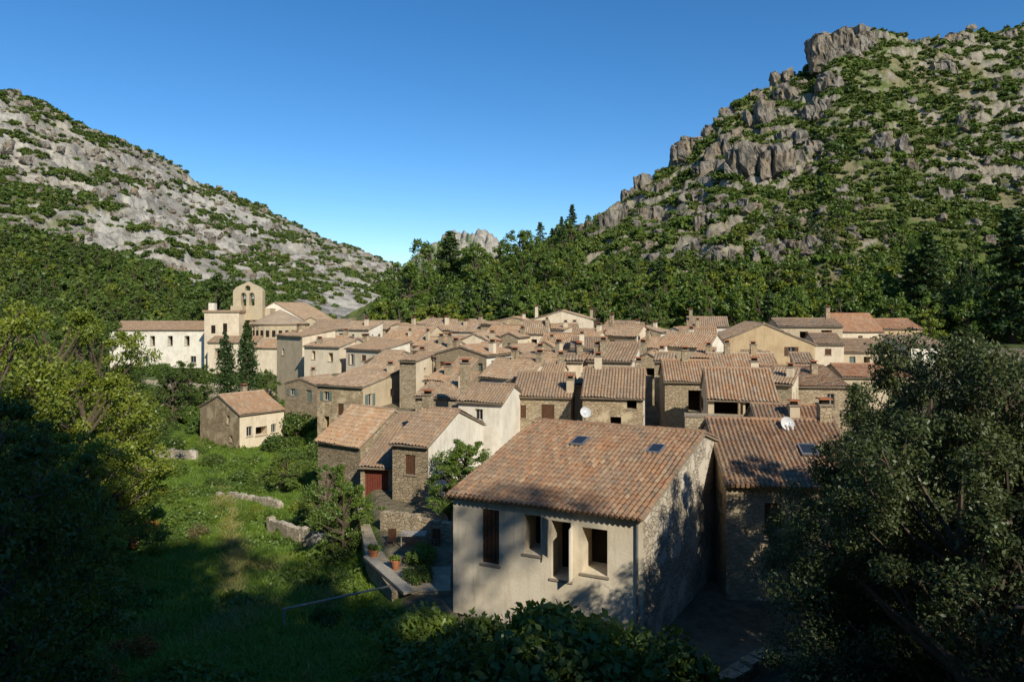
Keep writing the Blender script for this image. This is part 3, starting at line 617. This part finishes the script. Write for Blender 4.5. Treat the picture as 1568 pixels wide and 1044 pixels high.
def loggia(root,L,W,sl):
    b=MB(); b.box(-1.6,-1.9,-2.8,L-1.4,-.05,-1.05,'stone'); b.box(-1.65,-1.95,-1.047,L-1.35,-1.65,-.95,'soffit')
    b.tube((L*.45,-.1,-1.3),(L*.45,-.1,0),.09,.09,'stone_ochre'); b.obj('terrace_wall',root)
house('house_with_loggia',1084,1190,609,47,-12,7,1.7,'par','pl_tan','tile_c',opF=[(.4,2.3,-1.5,-.25,'loggia'),(2.45,4.4,-1.5,-.25,'loggia')],wkR='pl_white',ch=[(.8,.62,.9)],extra=loggia)
house('stone_house',1165,1290,668,39,-10,6,1.4,'par','stone','tile_near',ch=[(.5,.3,.7)])
house('stone_house',1195,1300,590,60,-5,6,1.1,'shed','stone','tile',ch=[(.7,.6,.9)])
house('tall_stone_house',486,556,588,70,-24,8,1.2,'shed','stone_ochre','tile',opF=[(.8,1.5,-1.6,-.7,'win'),(2.6,3.3,-3.0,-1.8,'shut'),(.8,1.5,-4.4,-3.2,'dark')],wkR='pl_tan',ch=[(.9,.7,.9)],fix=True)
house('tall_stone_house',556,632,564,76,-20,7,1.3,'par','stone','tile',opF=[(1,1.7,-3,-1.8,'dark'),(3,3.7,-3,-1.8,'shut'),(1,1.8,-6,-4.6,'dark')],wkR='stone_ochre',ch=[(.95,.4,1.0)],fix=True)
house('stone_house',436,486,594,82,-25,8,1.5,'par','stone_dark','tile',wkR='stone')
house('stone_house',632,680,545,80,-22,7,1.7,'shed','stone_dark','tile',ch=[(.5,.8,.9)])
house('white_stone_house',668,745,554,72,-15,8,1.7,'par','stone_dark','tile',wkR='pl_white',ch=[(.1,.5,1),(.95,.3,1.1)])
house('white_stone_house',736,808,572,64,-14,9,1.9,'par','pl_white','tile',opF=[(2.8,3.7,-1.6,-.4,'shutg')],wkR='pl_cream',ch=[(.4,.5,.8)])
house('stone_house',815,895,556,67,-18,8,1.8,'par','stone_ochre','tile',wkR='pl_cream',ch=[(.3,.5,.9)])
house('stone_house',900,968,566,63,-10,8,2.0,'par','pl_tan','tile',wkR='pl_white',ch=[(.15,.3,.9)])
house('stone_house',966,1020,548,72,-16,8,1.8,'perp','stone_ochre','tile',ch=[(.8,.5,.9)])
house('stone_house',1090,1195,568,66,-8,6,1.5,'par','stone','tile',ch=[(.3,.5,1.0),(.7,.5,.9)])
house('tall_stone_house',424,463,519,104,-18,10,1.3,'par','pl_tan','tile',opF=[(1.5,2.1,-3,-2,'win')],ch=[],wkR='pl_cream')
house('white_stone_house',466,520,540,96,-12,8,1.5,'par','pl_cream','tile')
house('white_stone_house',530,585,544,92,-14,8,1.5,'shed','pl_cream','tile',wkR='pl_white')
house('stone_house',578,635,530,99,-14,9,2.2,'par','stone','tile',wkR='pl_cream')
house('tall_stone_house',632,676,536,90,-10,8,1.7,'par','stone','tile',wkR='pl_white')
house('stone_house',664,704,524,100,-10,8,1.7,'par','pl_white','tile',wkR='pl_white')
house('white_stone_house',700,752,530,93,-14,8,1.9,'perp','pl_cream','tile')
house('stone_house',750,812,538,84,-12,8,2.2,'par','stone_ochre','tile',wkR='pl_white')
house('stone_house',800,838,520,96,-12,8,2.2,'par','pl_cream','tile')
house('stone_house',825,880,526,90,-14,8,1.8,'par','pl_tan','tile',wkR='pl_white')
house('stone_house',874,930,536,82,-10,8,1.7,'shed','pl_white','tile',wkR='pl_cream')
house('stone_house',925,975,523,92,-12,8,1.7,'par','stone','tile',wkR='pl_cream')
house('stone_house',965,1010,528,86,-12,9,1.7,'par','pl_cream','tile',wkR='pl_cream')
house('stone_house',1008,1085,541,78,-14,9,1.9,'par','pl_tan','tile',wkR='pl_white')
house('stone_house',470,520,505,128,-15,9,1.8,'par','church','tile')
house('white_stone_house',515,565,512,120,-12,9,1.8,'shed','pl_cream','tile',wkR='pl_white')
house('stone_house',560,606,508,124,-12,9,2,'par','stone','tile',wkR='pl_cream')
house('stone_house',600,655,513,114,-12,9,2,'par','pl_tan','tile')
house('stone_house',650,695,509,117,-12,9,2,'par','stone','tile',wkR='pl_cream')
house('stone_house',690,745,503,116,-14,9,2.,'par','pl_cream','tile',wkR='pl_white')
house('white_stone_house',742,800,508,108,-12,9,2.1,'par','pl_tan','tile',wkR='pl_cream')
house('stone_house',755,815,491,126,-12,9,1.7,'par','stone_ochre','tile',wkR='pl_cream')
house('gabled_stone_house',815,908,489,124,-8,9,1.6,'perp','pl_cream','tile',ch=[(.03,.5,2.2),(.97,.3,1.6)],fix=True)
house('stone_house',820,880,509,108,-12,9,2,'par','pl_white','tile')
house('stone_house',872,922,513,106,-10,9,2,'par','stone','tile',wkR='pl_white')
house('stone_house',915,962,518,104,-12,9,1.9,'shed','pl_cream','tile')
house('stone_house',955,1012,513,108,-12,9,2,'par','stone','tile',wkR='pl_white')
house('stone_house',1005,1060,510,114,-12,9,2.1,'perp','pl_cream','tile')
house('white_stone_house',1052,1115,499,114,-14,9,1.4,'par','pl_white','tile',ch=[(.1,.3,1.8)],fix=True)
house('stone_house',1040,1098,519,98,-14,8,1.6,'par','pl_tan','tile',fix=True,ch=[(.5,.5,1)])
# narrow raised volumes, stair towers and upper storeys between the roofs
tr_=random.Random(21)
for i,(u,w,v,d) in enumerate([(575,22,546,85),(612,20,552,70),(650,24,582,60),(672,18,528,88),(720,22,540,76),(768,20,515,94),(790,24,548,70),(822,20,531,82),(842,18,504,104),(862,24,552,63),(888,20,517,90),(912,22,506,100),(938,22,538,74),(952,20,504,104),(984,22,533,76),(1002,22,552,64),(1030,24,521,84),(1058,22,548,68),(1125,24,553,70),(536,20,524,98),(500,22,519,104),(598,20,499,122),(632,18,496,124),(706,20,494,122),(736,20,496,114),(1150,24,548,74),(1215,26,556,72),(1175,30,586,56),(775,22,586,57),(880,22,588,54),(560,22,554,80),(690,24,562,68),(830,24,570,60)]):
    house('stone_tower_house',u,u+w*1.25,v,d,-16+tr_.uniform(-14,8),tr_.uniform(3,5),tr_.uniform(.3,.8),tr_.choice(['shed','par','perp']),tr_.choice(['stone','stone_ochre','pl_tan','pl_cream','pl_white','stone']),'tile',wkR=tr_.choice(['pl_white','pl_cream','stone']),fix=True,dens=.9,ch=[(.8,.5,.8)] if tr_.random()<.5 else [])
house('gabled_ochre_house',1092,1248,527,86,-4,9,2.6,'perp','pl_ochre','tile',opF=[(9.2,10,-.2-1.2,-.3,'win'),(4.5,5.1,-2.6,-1.9,'win'),(10,10.8,-3,-1.8,'dark')],fix=True)
house('stone_house',1192,1290,499,100,-6,7,1.0,'par','pl_tan','tile',opF=[(3,4.2,-2.0,-.8,'dark'),(6,7.5,-2.0,-.6,'dark')],ch=[(.9,.5,1.6)])
house('red_roofed_house',1283,1352,507,112,4,8,2.8,'par','pl_cream','tile_red',ch=[(.1,.6,1.1)])
house('red_roofed_house',1350,1412,503,114,2,8,1.5,'par','pl_ochre','tile_red')
house('white_stone_house',1290,1370,538,92,-3,7,1.5,'par','pl_tan','tile',opF=[(.9,1.7,-1.8,-.7,'shutg'),(2.8,3.6,-1.8,-.7,'dark'),(4.8,5.6,-1.8,-.7,'win')])
house('stone_house',1248,1292,526,90,-10,7,1.2,'par','pl_cream','tile')
house('white_stone_house',1395,1460,530,100,0,8,1.2,'shed','pl_white','tile')
house('stone_house',1290,1400,576,70,-5,6,1.0,'par','pl_tan','tile_red')
house('garden_house',367,435,634,75,50,9.2,1.7,'par','pl_cream','tile_c',opF=[(.8,1.5,-2.6,-1.5,'win'),(1.9,3.3,-2.7,-1.7,'dark'),(3.8,4.4,-2.6,-1.6,'win')],opL=[(2.2,2.9,-1.4,-.4,'win'),(1.6,2.2,-3.3,-2.6,'win')],wkL='stone_ochre',ch=[(.6,.55,.8)],fix=True)
# ------------------------------------------------------------ abbey church
def church():
    root=empty('abbey_church',(0,0,0)); rng=random.Random(3); mb=MB();wb=MB(); d=140.
    px=lambda u,dd=d:S(u)*dd
    zz=lambda v,dd=d:(HV-v)/F*dd
    zb=-15
    cx,cy,r=px(424),d+2,5.6; zt=zz(496); n=28; za=zz(474)
    for i in range(n):
        a0=2*math.pi*i/n;a1=2*math.pi*(i+1)/n; p=lambda a,rr,z:Vector((cx+rr*math.cos(a),cy+rr*math.sin(a),z))
        mb.poly([p(a0,r,zb),p(a1,r,zb),p(a1,r,zt),p(a0,r,zt)],'church')
        mb.poly([p(a0,r+.35,zt),p(a1,r+.35,zt),p(a1,r,zt-.35),p(a0,r,zt-.35)],'church')
        wb.poly([p(a0,r+.4,zt+.03),p(a1,r+.4,zt+.03),p(a1,.05,za),p(a0,.05,za)],'tile')
        am=(a0+a1)/2; t=Vector((-math.sin(am),math.cos(am),0)); o=p(am,r+.02,0); out=Vector((math.cos(am),math.sin(am),0))
        mb.boxf(p(a0,r-.02,zt-2.9)-t*.1,t*.2,out*.16,Vector((0,0,2.4)),'church')
        wb.boxf(o-t*.34+Vector((0,0,zt-2.5)),t*.68,out*.01,Vector((0,0,1.3)),'dark')
    def gab(x0,x1,y0,y1,ze,za,k,rt='tile',skip=False):
        xm=(x0+x1)/2
        for (a,b) in (((x0,y0),(x1,y0)),((x1,y0),(x1,y1)),((x1,y1),(x0,y1)),((x0,y1),(x0,y0))): mb.poly([(a[0],a[1],zb),(b[0],b[1],zb),(b[0],b[1],ze),(a[0],a[1],ze)],k)
        mb.poly([(x0,y0,ze),(x1,y0,ze),(xm,y0,za)],k);mb.poly([(x1,y1,ze),(x0,y1,ze),(xm,y1,za)],k)
        nr=np.random.default_rng(4); o=0;VV=[];QQ=[];UU=[]
        for P0,E,U_ in (((x0-.4,y1+.2,ze-.1),(0,y0-y1-.4,0),(xm-x0+.4,0,za-ze+.1)),((x1+.4,y0-.2,ze-.1),(0,y1-y0+.4,0),(xm-x1-.4,0,za-ze+.1))):
            V,Q,uv=roof_slope(np.array(P0)+np.array([0,0,.1]),E,U_,.36,.6,4,.1,nr);VV.append(V);QQ.append(Q+o);UU.append(uv);o+=len(V)
        link(bpy.data.objects.new('church_roof',np_mesh('church_roof',np.concatenate(VV),np.concatenate(QQ),[rt],uv=np.concatenate(UU))),root)
    gab(px(372,146),px(468,146),146,168,zz(492,146),zz(463,146),'pl_white')
    gab(px(455,144),px(497,144),144,156,zz(498,144),zz(486,144),'church')
    gab(px(372,140),px(392,140),141,152,zz(500,140),zz(492,140),'church')
    x0,x1=px(313,138),px(366,138); mb.box(x0,138,zb,x1,150,zz(478,138),'pl_cream'); mb.box(x0-.3,137.7,zz(478,138)+.003,x1+.3,150.3,zz(475,138),'tile')
    mb.box(px(316,138),139,zz(475,138)+.003,px(325,138),140.2,zz(464,138),'pl_white'); mb.box(px(350,138),139,zz(475,138)+.003,px(368,138),143,zz(468,138),'church')
    for u,v0,v1 in ((345,508,495),(327,510,498)): wb.box(px(u-3,138),137.9,zz(v0,138),px(u+3,138),138.05,zz(v1,138),'dark')
    x0,x1=px(357,141),px(402,141); L=x1-x0; z0=zz(490,141); z1=zz(445,141); z2=zz(431,141); O=Vector((x0,141,0)); e=Vector((1,0,0)); m=Vector((0,1,0)); dep=1.6
    a=(L*.27,L*.45);b=(L*.55,L*.73); zo=zz(468,141);zt=zz(448,141); c=(L*.41,L*.59);zt2=zz(437,141)
    for off in (0,dep):
        OO=O+m*off; P=lambda x,z:OO+e*x+Vector((0,0,z))
        for (xa,xb,q0,q1) in ((0,a[0],z0,zt),(a[1],b[0],z0,zt),(b[1],L,z0,zt),(a[0],a[1],z0,zo),(b[0],b[1],z0,zo)): mb.poly([P(xa,q0),P(xb,q0),P(xb,q1),P(xa,q1)],'church')
        mb.poly([P(0,zt),P(L,zt),P(L,z1),P(0,z1)],'church')
        mb.poly([P(0,z1),P(c[0],z1),P(c[0],z2-.35),P(L*.12,z1+.75)],'church');mb.poly([P(c[1],z1),P(L,z1),P(L*.88,z1+.75),P(c[1],z2-.35)],'church')
        mb.poly([P(c[0],zt2),P(c[1],zt2),P(c[1],z2-.35),P(L*.5,z2),P(c[0],z2-.35)],'church')
    for q in (a,b): 
        arch_fill(mb,O,e,m,q[0],q[1],zt,dep,'church')
        for xx in q: mb.poly([O+e*xx+Vector((0,0,zo)),O+e*xx+Vector((0,0,zt)),O+e*xx+m*dep+Vector((0,0,zt)),O+e*xx+m*dep+Vector((0,0,zo))],'church')
        mb.poly([O+e*q[0]+Vector((0,0,zo)),O+e*q[1]+Vector((0,0,zo)),O+e*q[1]+m*dep+Vector((0,0,zo)),O+e*q[0]+m*dep+Vector((0,0,zo))],'church')
    arch_fill(mb,O,e,m,c[0],c[1],zt2,dep,'church')
    for xx in c: mb.poly([O+e*xx+Vector((0,0,z1)),O+e*xx+Vector((0,0,zt2)),O+e*xx+m*dep+Vector((0,0,zt2)),O+e*xx+m*dep+Vector((0,0,z1))],'church')
    for pts in (((0,z0),(0,z1)),((L,z0),(L,z1)),((0,z1),(L*.12,z1+.75)),((L*.12,z1+.75),(c[0],z2-.35)),((c[0],z2-.35),(L*.5,z2)),((L*.5,z2),(c[1],z2-.35)),((c[1],z2-.35),(L*.88,z1+.75)),((L*.88,z1+.75),(L,z1))):
        p,q=[O+e*t[0]+Vector((0,0,t[1])) for t in pts]; mb.poly([p,q,q+m*dep,p+m*dep],'church')
    for q in (a,b): 
        xm=x0+(q[0]+q[1])/2; wb.tube((xm,141.8,zt-1.3),(xm,141.8,zt-.6),.38,.16,'metal',10)
    mb.box(x0-1,142.61,zb,x1+1,150,zz(472,141),'church')
    mb.obj('church_walls',root);wb.obj('church_details',root)
church()
house('monastery_wing',168,318,505,146,0,9,1.7,'par','pl_white','tile',base=-14.5,
  opF=[(x,x+1.1,-3.4,-1.3,'dark') for x in (4.6,8.6,12.4,16.0)]+[(17.3,18.5,-7,-5.6,'win'),(7,8,-7,-5.6,'win')],opR=[],opL=[])
house('cream_building',318,392,524,134,-2,6,1.0,'par','pl_cream','tile',opF=[(1.4,2.4,-3,-1.2,'dark'),(6,6.8,-3,-1.6,'win')])
house('cream_building',388,428,532,129,-10,7,1.4,'par','pl_cream','tile')
# ------------------------------------------------------------ walls, courtyard and garden things
def wallrun(name,pts,h,t,k,zf=None):
    b=MB(); rng=random.Random(len(pts)+int(h*10))
    for i in range(len(pts)-1):
        p=Vector((*pts[i],0));q=Vector((*pts[i+1],0)); n=max(1,int((q-p).length/1.1)); dr=(q-p)/n; nm=Vector((-dr.y,dr.x,0)).normalized()
        for j in range(n):
            o=p+dr*j; z=gz(o.x,o.y) if zf is None else zf; hh=h+rng.uniform(-.09,.09)
            b.boxf(Vector((o.x,o.y,z-1.4))+nm*rng.uniform(-.03,.03),dr*1.002,nm*t,Vector((0,0,1.4+hh)),k)
            for c in range(3): b.boxf(Vector((o.x,o.y,z+hh+.003))+dr*(c/3+.02),dr*.28,nm*(t*rng.uniform(.7,.95)),Vector((0,0,rng.uniform(.08,.2))),k)
    return b.obj(name)
P=lambda u,v,z:(S(u)*(z*F/(HV-v)),z*F/(HV-v))
wallrun('terrace_stone_wall',[P(408,800,-14.2),P(440,812,-14.0),P(520,830,-13.6)],1.0,.5,'stone_pale')
wallrun('terrace_stone_wall',[at(330,54),at(385,52),at(425,50)],.5,.5,'stone_pale')
wallrun('courtyard_stone_wall',[P(582,812,-12.2),P(640,822,-12.2),P(690,828,-12.2)],.9,.5,'stone')
wallrun('garden_stone_wall',[P(232,700,-15.3),P(300,700,-15.3)],1.0,.5,'stone_pale')
wallrun('roadside_stone_wall',[at(1110,22),at(1190,24),at(1290,23)],.5,.6,'stone')
wallrun('church_garden_wall',[at(200,112),at(330,108),at(420,104)],2.2,.6,'stone_pale')
b=MB(); pts=[P(545,765,-12.45),P(690,800,-12.45),P(690,905,-12.45),P(600,905,-12.45),P(560,850,-12.45)]
b.poly([(x,y,-12.42) for x,y in pts],'pav')
for i in range(5):
    p=pts[i];q=pts[(i+1)%5]; b.poly([(p[0],p[1],-14.5),(q[0],q[1],-14.5),(q[0],q[1],-12.42),(p[0],p[1],-12.42)],'stone')
b.obj('courtyard_paving')
def pot(u,v,z,s=1):
    x,y=P(u,v,z); b=MB(); b.tube((x,y,z),(x,y,z+.42*s),.16*s,.25*s,'terracotta',12); b.tube((x,y,z+.423*s),(x,y,z+.5*s),.29*s,.28*s,'terracotta',12); b.obj('flower_pot')
    place('potted_plant',shC,x,y,.4*s,u,z=z+.45*s)
pot(572,856,-12.4);pot(585,790,-12.4,.8);pot(606,870,-12.4,.9)
b=MB(); rr=random.Random(4)
x,y=P(645,826,-12.4)
for r in range(3):
    for i in range(7-r): b.tube((x+(i+.5*r)*.24,y+rr.uniform(-.05,.05),-12.28+r*.2),(x+(i+.5*r)*.24,y+1,-12.28+r*.2),.115,.11,'wood' if rr.random()<.4 else 'wood_grey',8)
b.obj('log_pile')
b=MB(); x,y=P(612,842,-12.4)
b.box(x,y,-11.7,x+1.3,y+.8,-11.65,'wood_grey')
for a,c in ((.05,.05),(1.2,.05),(.05,.7),(1.2,.7)): b.box(x+a,y+c,-12.42,x+a+.05,y+c+.05,-11.703,'wood_grey')
b.obj('garden_table')
for dx in (-.7,1.6):
    b=MB(); b.box(x+dx,y+.2,-12.0,x+dx+.42,y+.62,-11.96,'wood'); b.box(x+dx,y+.6,-11.957,x+dx+.42,y+.64,-11.5,'wood')
    for a,c in ((0,.2),(.38,.2),(0,.58),(.38,.58)): b.box(x+dx+a,y+c,-12.42,x+dx+a+.04,y+c+.04,-12.003,'wood')
    b.obj('garden_chair')
b=MB(); p0=P(435,932,-12.9);p1=P(598,900,-12.2); b.tube((*p0,-12.9),(*p1,-12.1),.055,.05,'wood_grey'); 
b.tube((*p0,-14.5),(*p0,-12.85),.06,.06,'wood_grey'); b.obj('wooden_rail')
b=MB(); p0=P(556,850,-12.2);p1=P(618,905,-12.2); v=Vector((p1[0]-p0[0],p1[1]-p0[1],0)); nv=Vector((-v.y,v.x,0)).normalized()
b.boxf((*p0,-12.35),v,nv*.5,(0,0,.12),'wood_grey'); b.obj('plank_walkway')
def dish(u,v,d,r,name='satellite_dish'):
    x,y=at(u,d); z=(HV-v)/F*d; b=MB(); fr=Vector((.15,-.85,.45)).normalized(); a=fr.orthogonal().normalized(); c=fr.cross(a); o=Vector((x,y,z)); rings=5;n=18
    for i in range(rings):
        for j in range(n):
            q=[]
            for (ii,jj) in ((i,j),(i,j+1),(i+1,j+1),(i+1,j)):
                rr_=r*ii/rings; t=2*math.pi*jj/n; q.append(o+(a*math.cos(t)+c*math.sin(t))*rr_+fr*(rr_**2/(r*2.4)))
            b.poly(q if i else q[1:],'dish')
    b.tube(o,o-Vector((0,-.15,.9)),.03,.03,'metal'); b.tube(o-Vector((0,0,r*.8)),o+fr*r*.9,.015,.015,'metal'); b.tube(o+fr*r*.85,o+fr*r,.04,.04,'metal'); b.obj(name)
dish(1204,650,33,.36);dish(896,632,48.5,.4)
# ------------------------------------------------------------ garden plants
def tuft_mesh(name,n,h,leaf,seed):
    rng=np.random.default_rng(seed); p=np.stack([rng.normal(size=n)*.25,rng.normal(size=n)*.25,np.zeros(n)],1); hh=h*(.5+.8*rng.random(n)); l=rng.normal(size=(n,2))*.22
    t=rng.random(n)*6.28; w=np.stack([np.cos(t),np.sin(t),np.zeros(n)],1)*.018
    top=p+np.stack([l[:,0],l[:,1],hh],1); mid=p+np.stack([l[:,0]*.35,l[:,1]*.35,hh*.6],1)
    V=np.stack([p,mid+w,top,mid-w],1).reshape(-1,3); return np_mesh(name,V,np.arange(4*n).reshape(-1,4),[leaf])
g1=tuft_mesh('grass_mesh',60,.3,'grass',1); g2=tuft_mesh('dry_grass_mesh',60,.45,'straw',2); g3=shrub_mesh('herb_mesh',40,.1,'leaf_mid',8,7,.5)
s=rg.uniform(S(-60),S(600),15000); d=22+60*rg.random(15000)**1.3; x=s*d; z,I=ground(x,d,True); m=I['w']<.4; x,y,z=x[m],d[m],z[m]; P3=np.stack([x,y,z],1)
path=np.interp(y,[30,40,50,62],[-13.5,-17.2,-22,-27.5]); dry=(np.abs(x-path-1.0)<.15+.5*fbm(x*.5,y*.5,2,2))&(y>33)&(y<60)|((fbm(x*.3,y*.3,6,3)>.68)&(rg.random(len(x))<.35)); her=fbm(x*.25,y*.25,2,3)>.56
scatter('grass',g1,P3[~dry],rg.uniform(.6,1.3,(~dry).sum()),rg,'grass_tuft'); scatter('dry_grass',g2,P3[dry],rg.uniform(.6,1.2,dry.sum()),rg,'grass_tuft')
hm=her&(rg.random(len(x))<.3); scatter('meadow_herbs',g3,P3[hm],rg.uniform(.5,1.3,hm.sum()),rg,'herb')
bA=shrub_mesh('bush_mesh_a',260,.055,'leaf_mid',41,16,.9); bB=shrub_mesh('bush_mesh_b',300,.05,'leaf_dark',42,18,1.0); bC=shrub_mesh('bush_mesh_c',260,.05,'leaf_yel',43,14,.9); bR=shrub_mesh('bush_mesh_r',200,.05,'leaf_rust',44,12,.8); bP=shrub_mesh('bush_mesh_p',200,.045,'leaf_pink',45,12,1.2)
def bush(name,me,u,d,s,k=1): x,y=at(u,d); place(name,me,x,y,s,u*.7,sx=k)
for me,u,d,s in ((bA,262,62,1.6),(bB,325,66,1.4),(bA,372,60,1.5),(bB,405,57,1.5),(bA,438,58,1.5),(bC,455,50,1.2),(bA,300,72,1.5),(bB,250,74,2.4),(bB,215,70,2.5),(bA,190,60,2.4),(bB,478,46,1.5),(bA,510,41,1.4),(bB,535,38,1.2),(bA,430,44,1.0),(bA,545,34,.9),(bB,460,60,1.6),(bB,500,30,.8),(bA,340,36,.6),(bC,230,40,1.),(bA,150,45,2.),(bB,120,38,2.2),(bA,90,33,2.),(bA,650,33,1.1),(bB,640,31,.8),(bA,240,52,1.3),(bC,190,48,1.5),(bC,350,50,.7),(bA,400,38,.8),(bC,290,48,.7),(bA,450,68,2.),(bB,470,64,2.2),(bA,480,56,1.8),(bB,430,74,2.2),(bA,490,60,1.6),(bC,445,62,1.6),(bA,375,47,.9),(bC,395,49,.8),(bB,330,58,1.0),(bA,270,42,.7)):
    bush('garden_bush',me,u,d,s)
for u,d,s in ((165,46,1.3),(130,42,1.2),(190,50,1.),(120,34,1.),(200,26,1.1),(150,24,1.2),(215,44,1.2),(180,40,1.3)): bush('rust_coloured_bush',bR,u,d,s)
bush('pink_flowering_shrub',bP,302,43,.9)
for u,d in ((240,88),(265,92),(300,90),(225,80),(320,86),(440,90),(465,80),(180,90),(160,80),(400,95),(425,92),(250,104),(210,100),(290,102),(360,100),(230,96),(200,128),(240,130),(275,126),(310,124),(350,122),(390,118)): bush('garden_bush',bB if u%4 else bA,u,d,2.8)
LA=tree_mesh('garden_tree_mesh',6,2.2,30,110,.085,'leaf_mid',51,.3); LB=tree_mesh('round_tree_mesh',8,3.2,34,110,.12,'leaf_dark',52,.12); LG=tree_mesh('green_tree_mesh',9,3.6,34,90,.16,'leaf_mid',57,.12)
LY=tree_mesh('acacia_mesh',14,4.8,60,150,.105,'leaf_yel',53,.15,clr=.27); LD=tree_mesh('big_dark_tree_mesh',13,4.8,64,150,.105,'leaf_dark',54,.05,clr=.3)
OL=tree_mesh('oak_mesh',12.5,4.6,95,300,.062,'leaf_olive',55,.02,clr=.27,sub=4)
def tr(name,me,h0,u,vt,d,k=1,rz=None):
    x,y=at(u,d); zb=gz(x,y); place(name,me,x,y,((HV-vt)/F*d-zb)/h0,rz if rz is not None else u,sx=k)
tr('fruit_tree',LA,6,500,705,43,.8);tr('fruit_tree',LA,6,525,735,38,.9);tr('fruit_tree',LA,6,440,690,55,1.1)
tr('fig_tree',LA,6,712,668,39.5,1.2);tr('fig_tree',LA,6,690,705,38,1.1)
tr('round_tree',LB,8,290,552,92,1.1);tr('round_tree',LB,8,265,560,88,1);tr('round_tree',LB,8,335,420,180,1.2);tr('round_tree',LB,8,410,565,100,.8)
tr('lime_tree',LG,9,660,368,178,1.0);tr('lime_tree',LG,9,795,352,215,1.1);tr('lime_tree',LG,9,730,375,172,1.1);tr('lime_tree',LG,9,905,330,240,1.0);tr('lime_tree',LG,9,625,400,160,1.2);tr('lime_tree',LG,9,840,385,180,1.2)
tr('acacia_tree',LY,14,70,455,38,1.0);tr('acacia_tree',LY,14,160,480,46,.9);tr('acacia_tree',LY,14,-20,440,30,1.);tr('acacia_tree',LY,14,120,560,34,1.1)
tr('broadleaf_tree',LD,13,10,600,22,.8);tr('broadleaf_tree',LD,13,190,560,60,1.);tr('broadleaf_tree',LD,13,-60,600,17,.9);tr('acacia_tree',LY,14,60,640,27,1.2);tr('broadleaf_tree',LD,13,120,470,70,1.1);tr('broadleaf_tree',LD,13,40,480,60,1.1)
tr('holm_oak',OL,12.5,1435,500,20,.85);tr('holm_oak',OL,12.5,1560,500,18,.9,2);tr('holm_oak',OL,12.5,1345,640,20,.8,4);tr('holm_oak',OL,12.5,1500,640,15,1.0,1);tr('holm_oak',OL,12.5,1355,570,25,.7,3)
for u,d,s,me in ((620,20,2.4,bB),(700,21,2.6,bB),(780,19,2.8,bB),(860,20,3.4,bB),(930,19,3.0,bB),(1000,20,2.8,bB),(1080,18,2.4,bB),(740,17,2.6,bA),(840,16,2.8,bB),(950,16,2.8,bB),(560,19,1.8,bA),(660,17,2.,bB),(1050,16,2.4,bB),(1150,17,2.,bB),(640,25,1.8,bA),(920,22,2.6,bA),(300,20,2.,bB),(220,18,2.4,bB),(120,17,2.4,bB),(400,19,1.3,bA),(60,19,2.6,bB),(1200,18,1.8,bB),(820,22.5,2.6,bA),(880,22.5,3.0,bA),(760,23,2.2,bB)):
    bush('undergrowth_bush',me,u,d,s)
# wooded slope behind the viewpoint
for x,y,h in ((5,-15,27),(-5,-16,27),(12,-24,32),(1,-26,32),(-16,-18,27),(-12,-28,32),(18,-34,38),(7,-36,38),(14,-15,22),(20,-17,21),(26,-16,20),(32,-17,20),(23,-21,22)):
    place('broadleaf_tree',LD,x,y,h/13,x)
# ------------------------------------------------------------ light, sky, camera
el=math.radians(34); hx,hy=.47,-.883; n_=math.hypot(hx,hy); Sd=Vector((hx/n_*math.cos(el),hy/n_*math.cos(el),math.sin(el)))
L=bpy.data.lights.new('sun','SUN'); L.energy=5.0; L.angle=math.radians(.5); L.color=(1,.93,.8); lo=bpy.data.objects.new('sun',L); lo.rotation_euler=Sd.to_track_quat('Z','Y').to_euler(); link(lo)
w=bpy.data.worlds.new('World'); sc.world=w; w.use_nodes=True; nt=w.node_tree; bg=nt.nodes['Background']; sk=nt.nodes.new('ShaderNodeTexSky'); sk.sky_type='NISHITA'; sk.sun_disc=False
sk.sun_elevation=el; sk.sun_rotation=math.atan2(hx,hy); sk.ozone_density=4.0; sk.air_density=1.0; sk.dust_density=.1; sk.altitude=900
hs=nt.nodes.new('ShaderNodeHueSaturation'); hs.inputs['Saturation'].default_value=1.25; nt.links.new(sk.outputs[0],hs.inputs['Color']); nt.links.new(hs.outputs[0],bg.inputs[0]); bg.inputs[1].default_value=.145
cam=bpy.data.cameras.new('camera'); cam.lens=24.0; cam.sensor_width=36; cam.shift_y=-(522-HV)/1568; cam.clip_start=.1; cam.clip_end=20000
co=bpy.data.objects.new('camera',cam); co.rotation_euler=(math.pi/2,0,0); link(co); sc.camera=co
print('objects',len(bpy.data.objects))
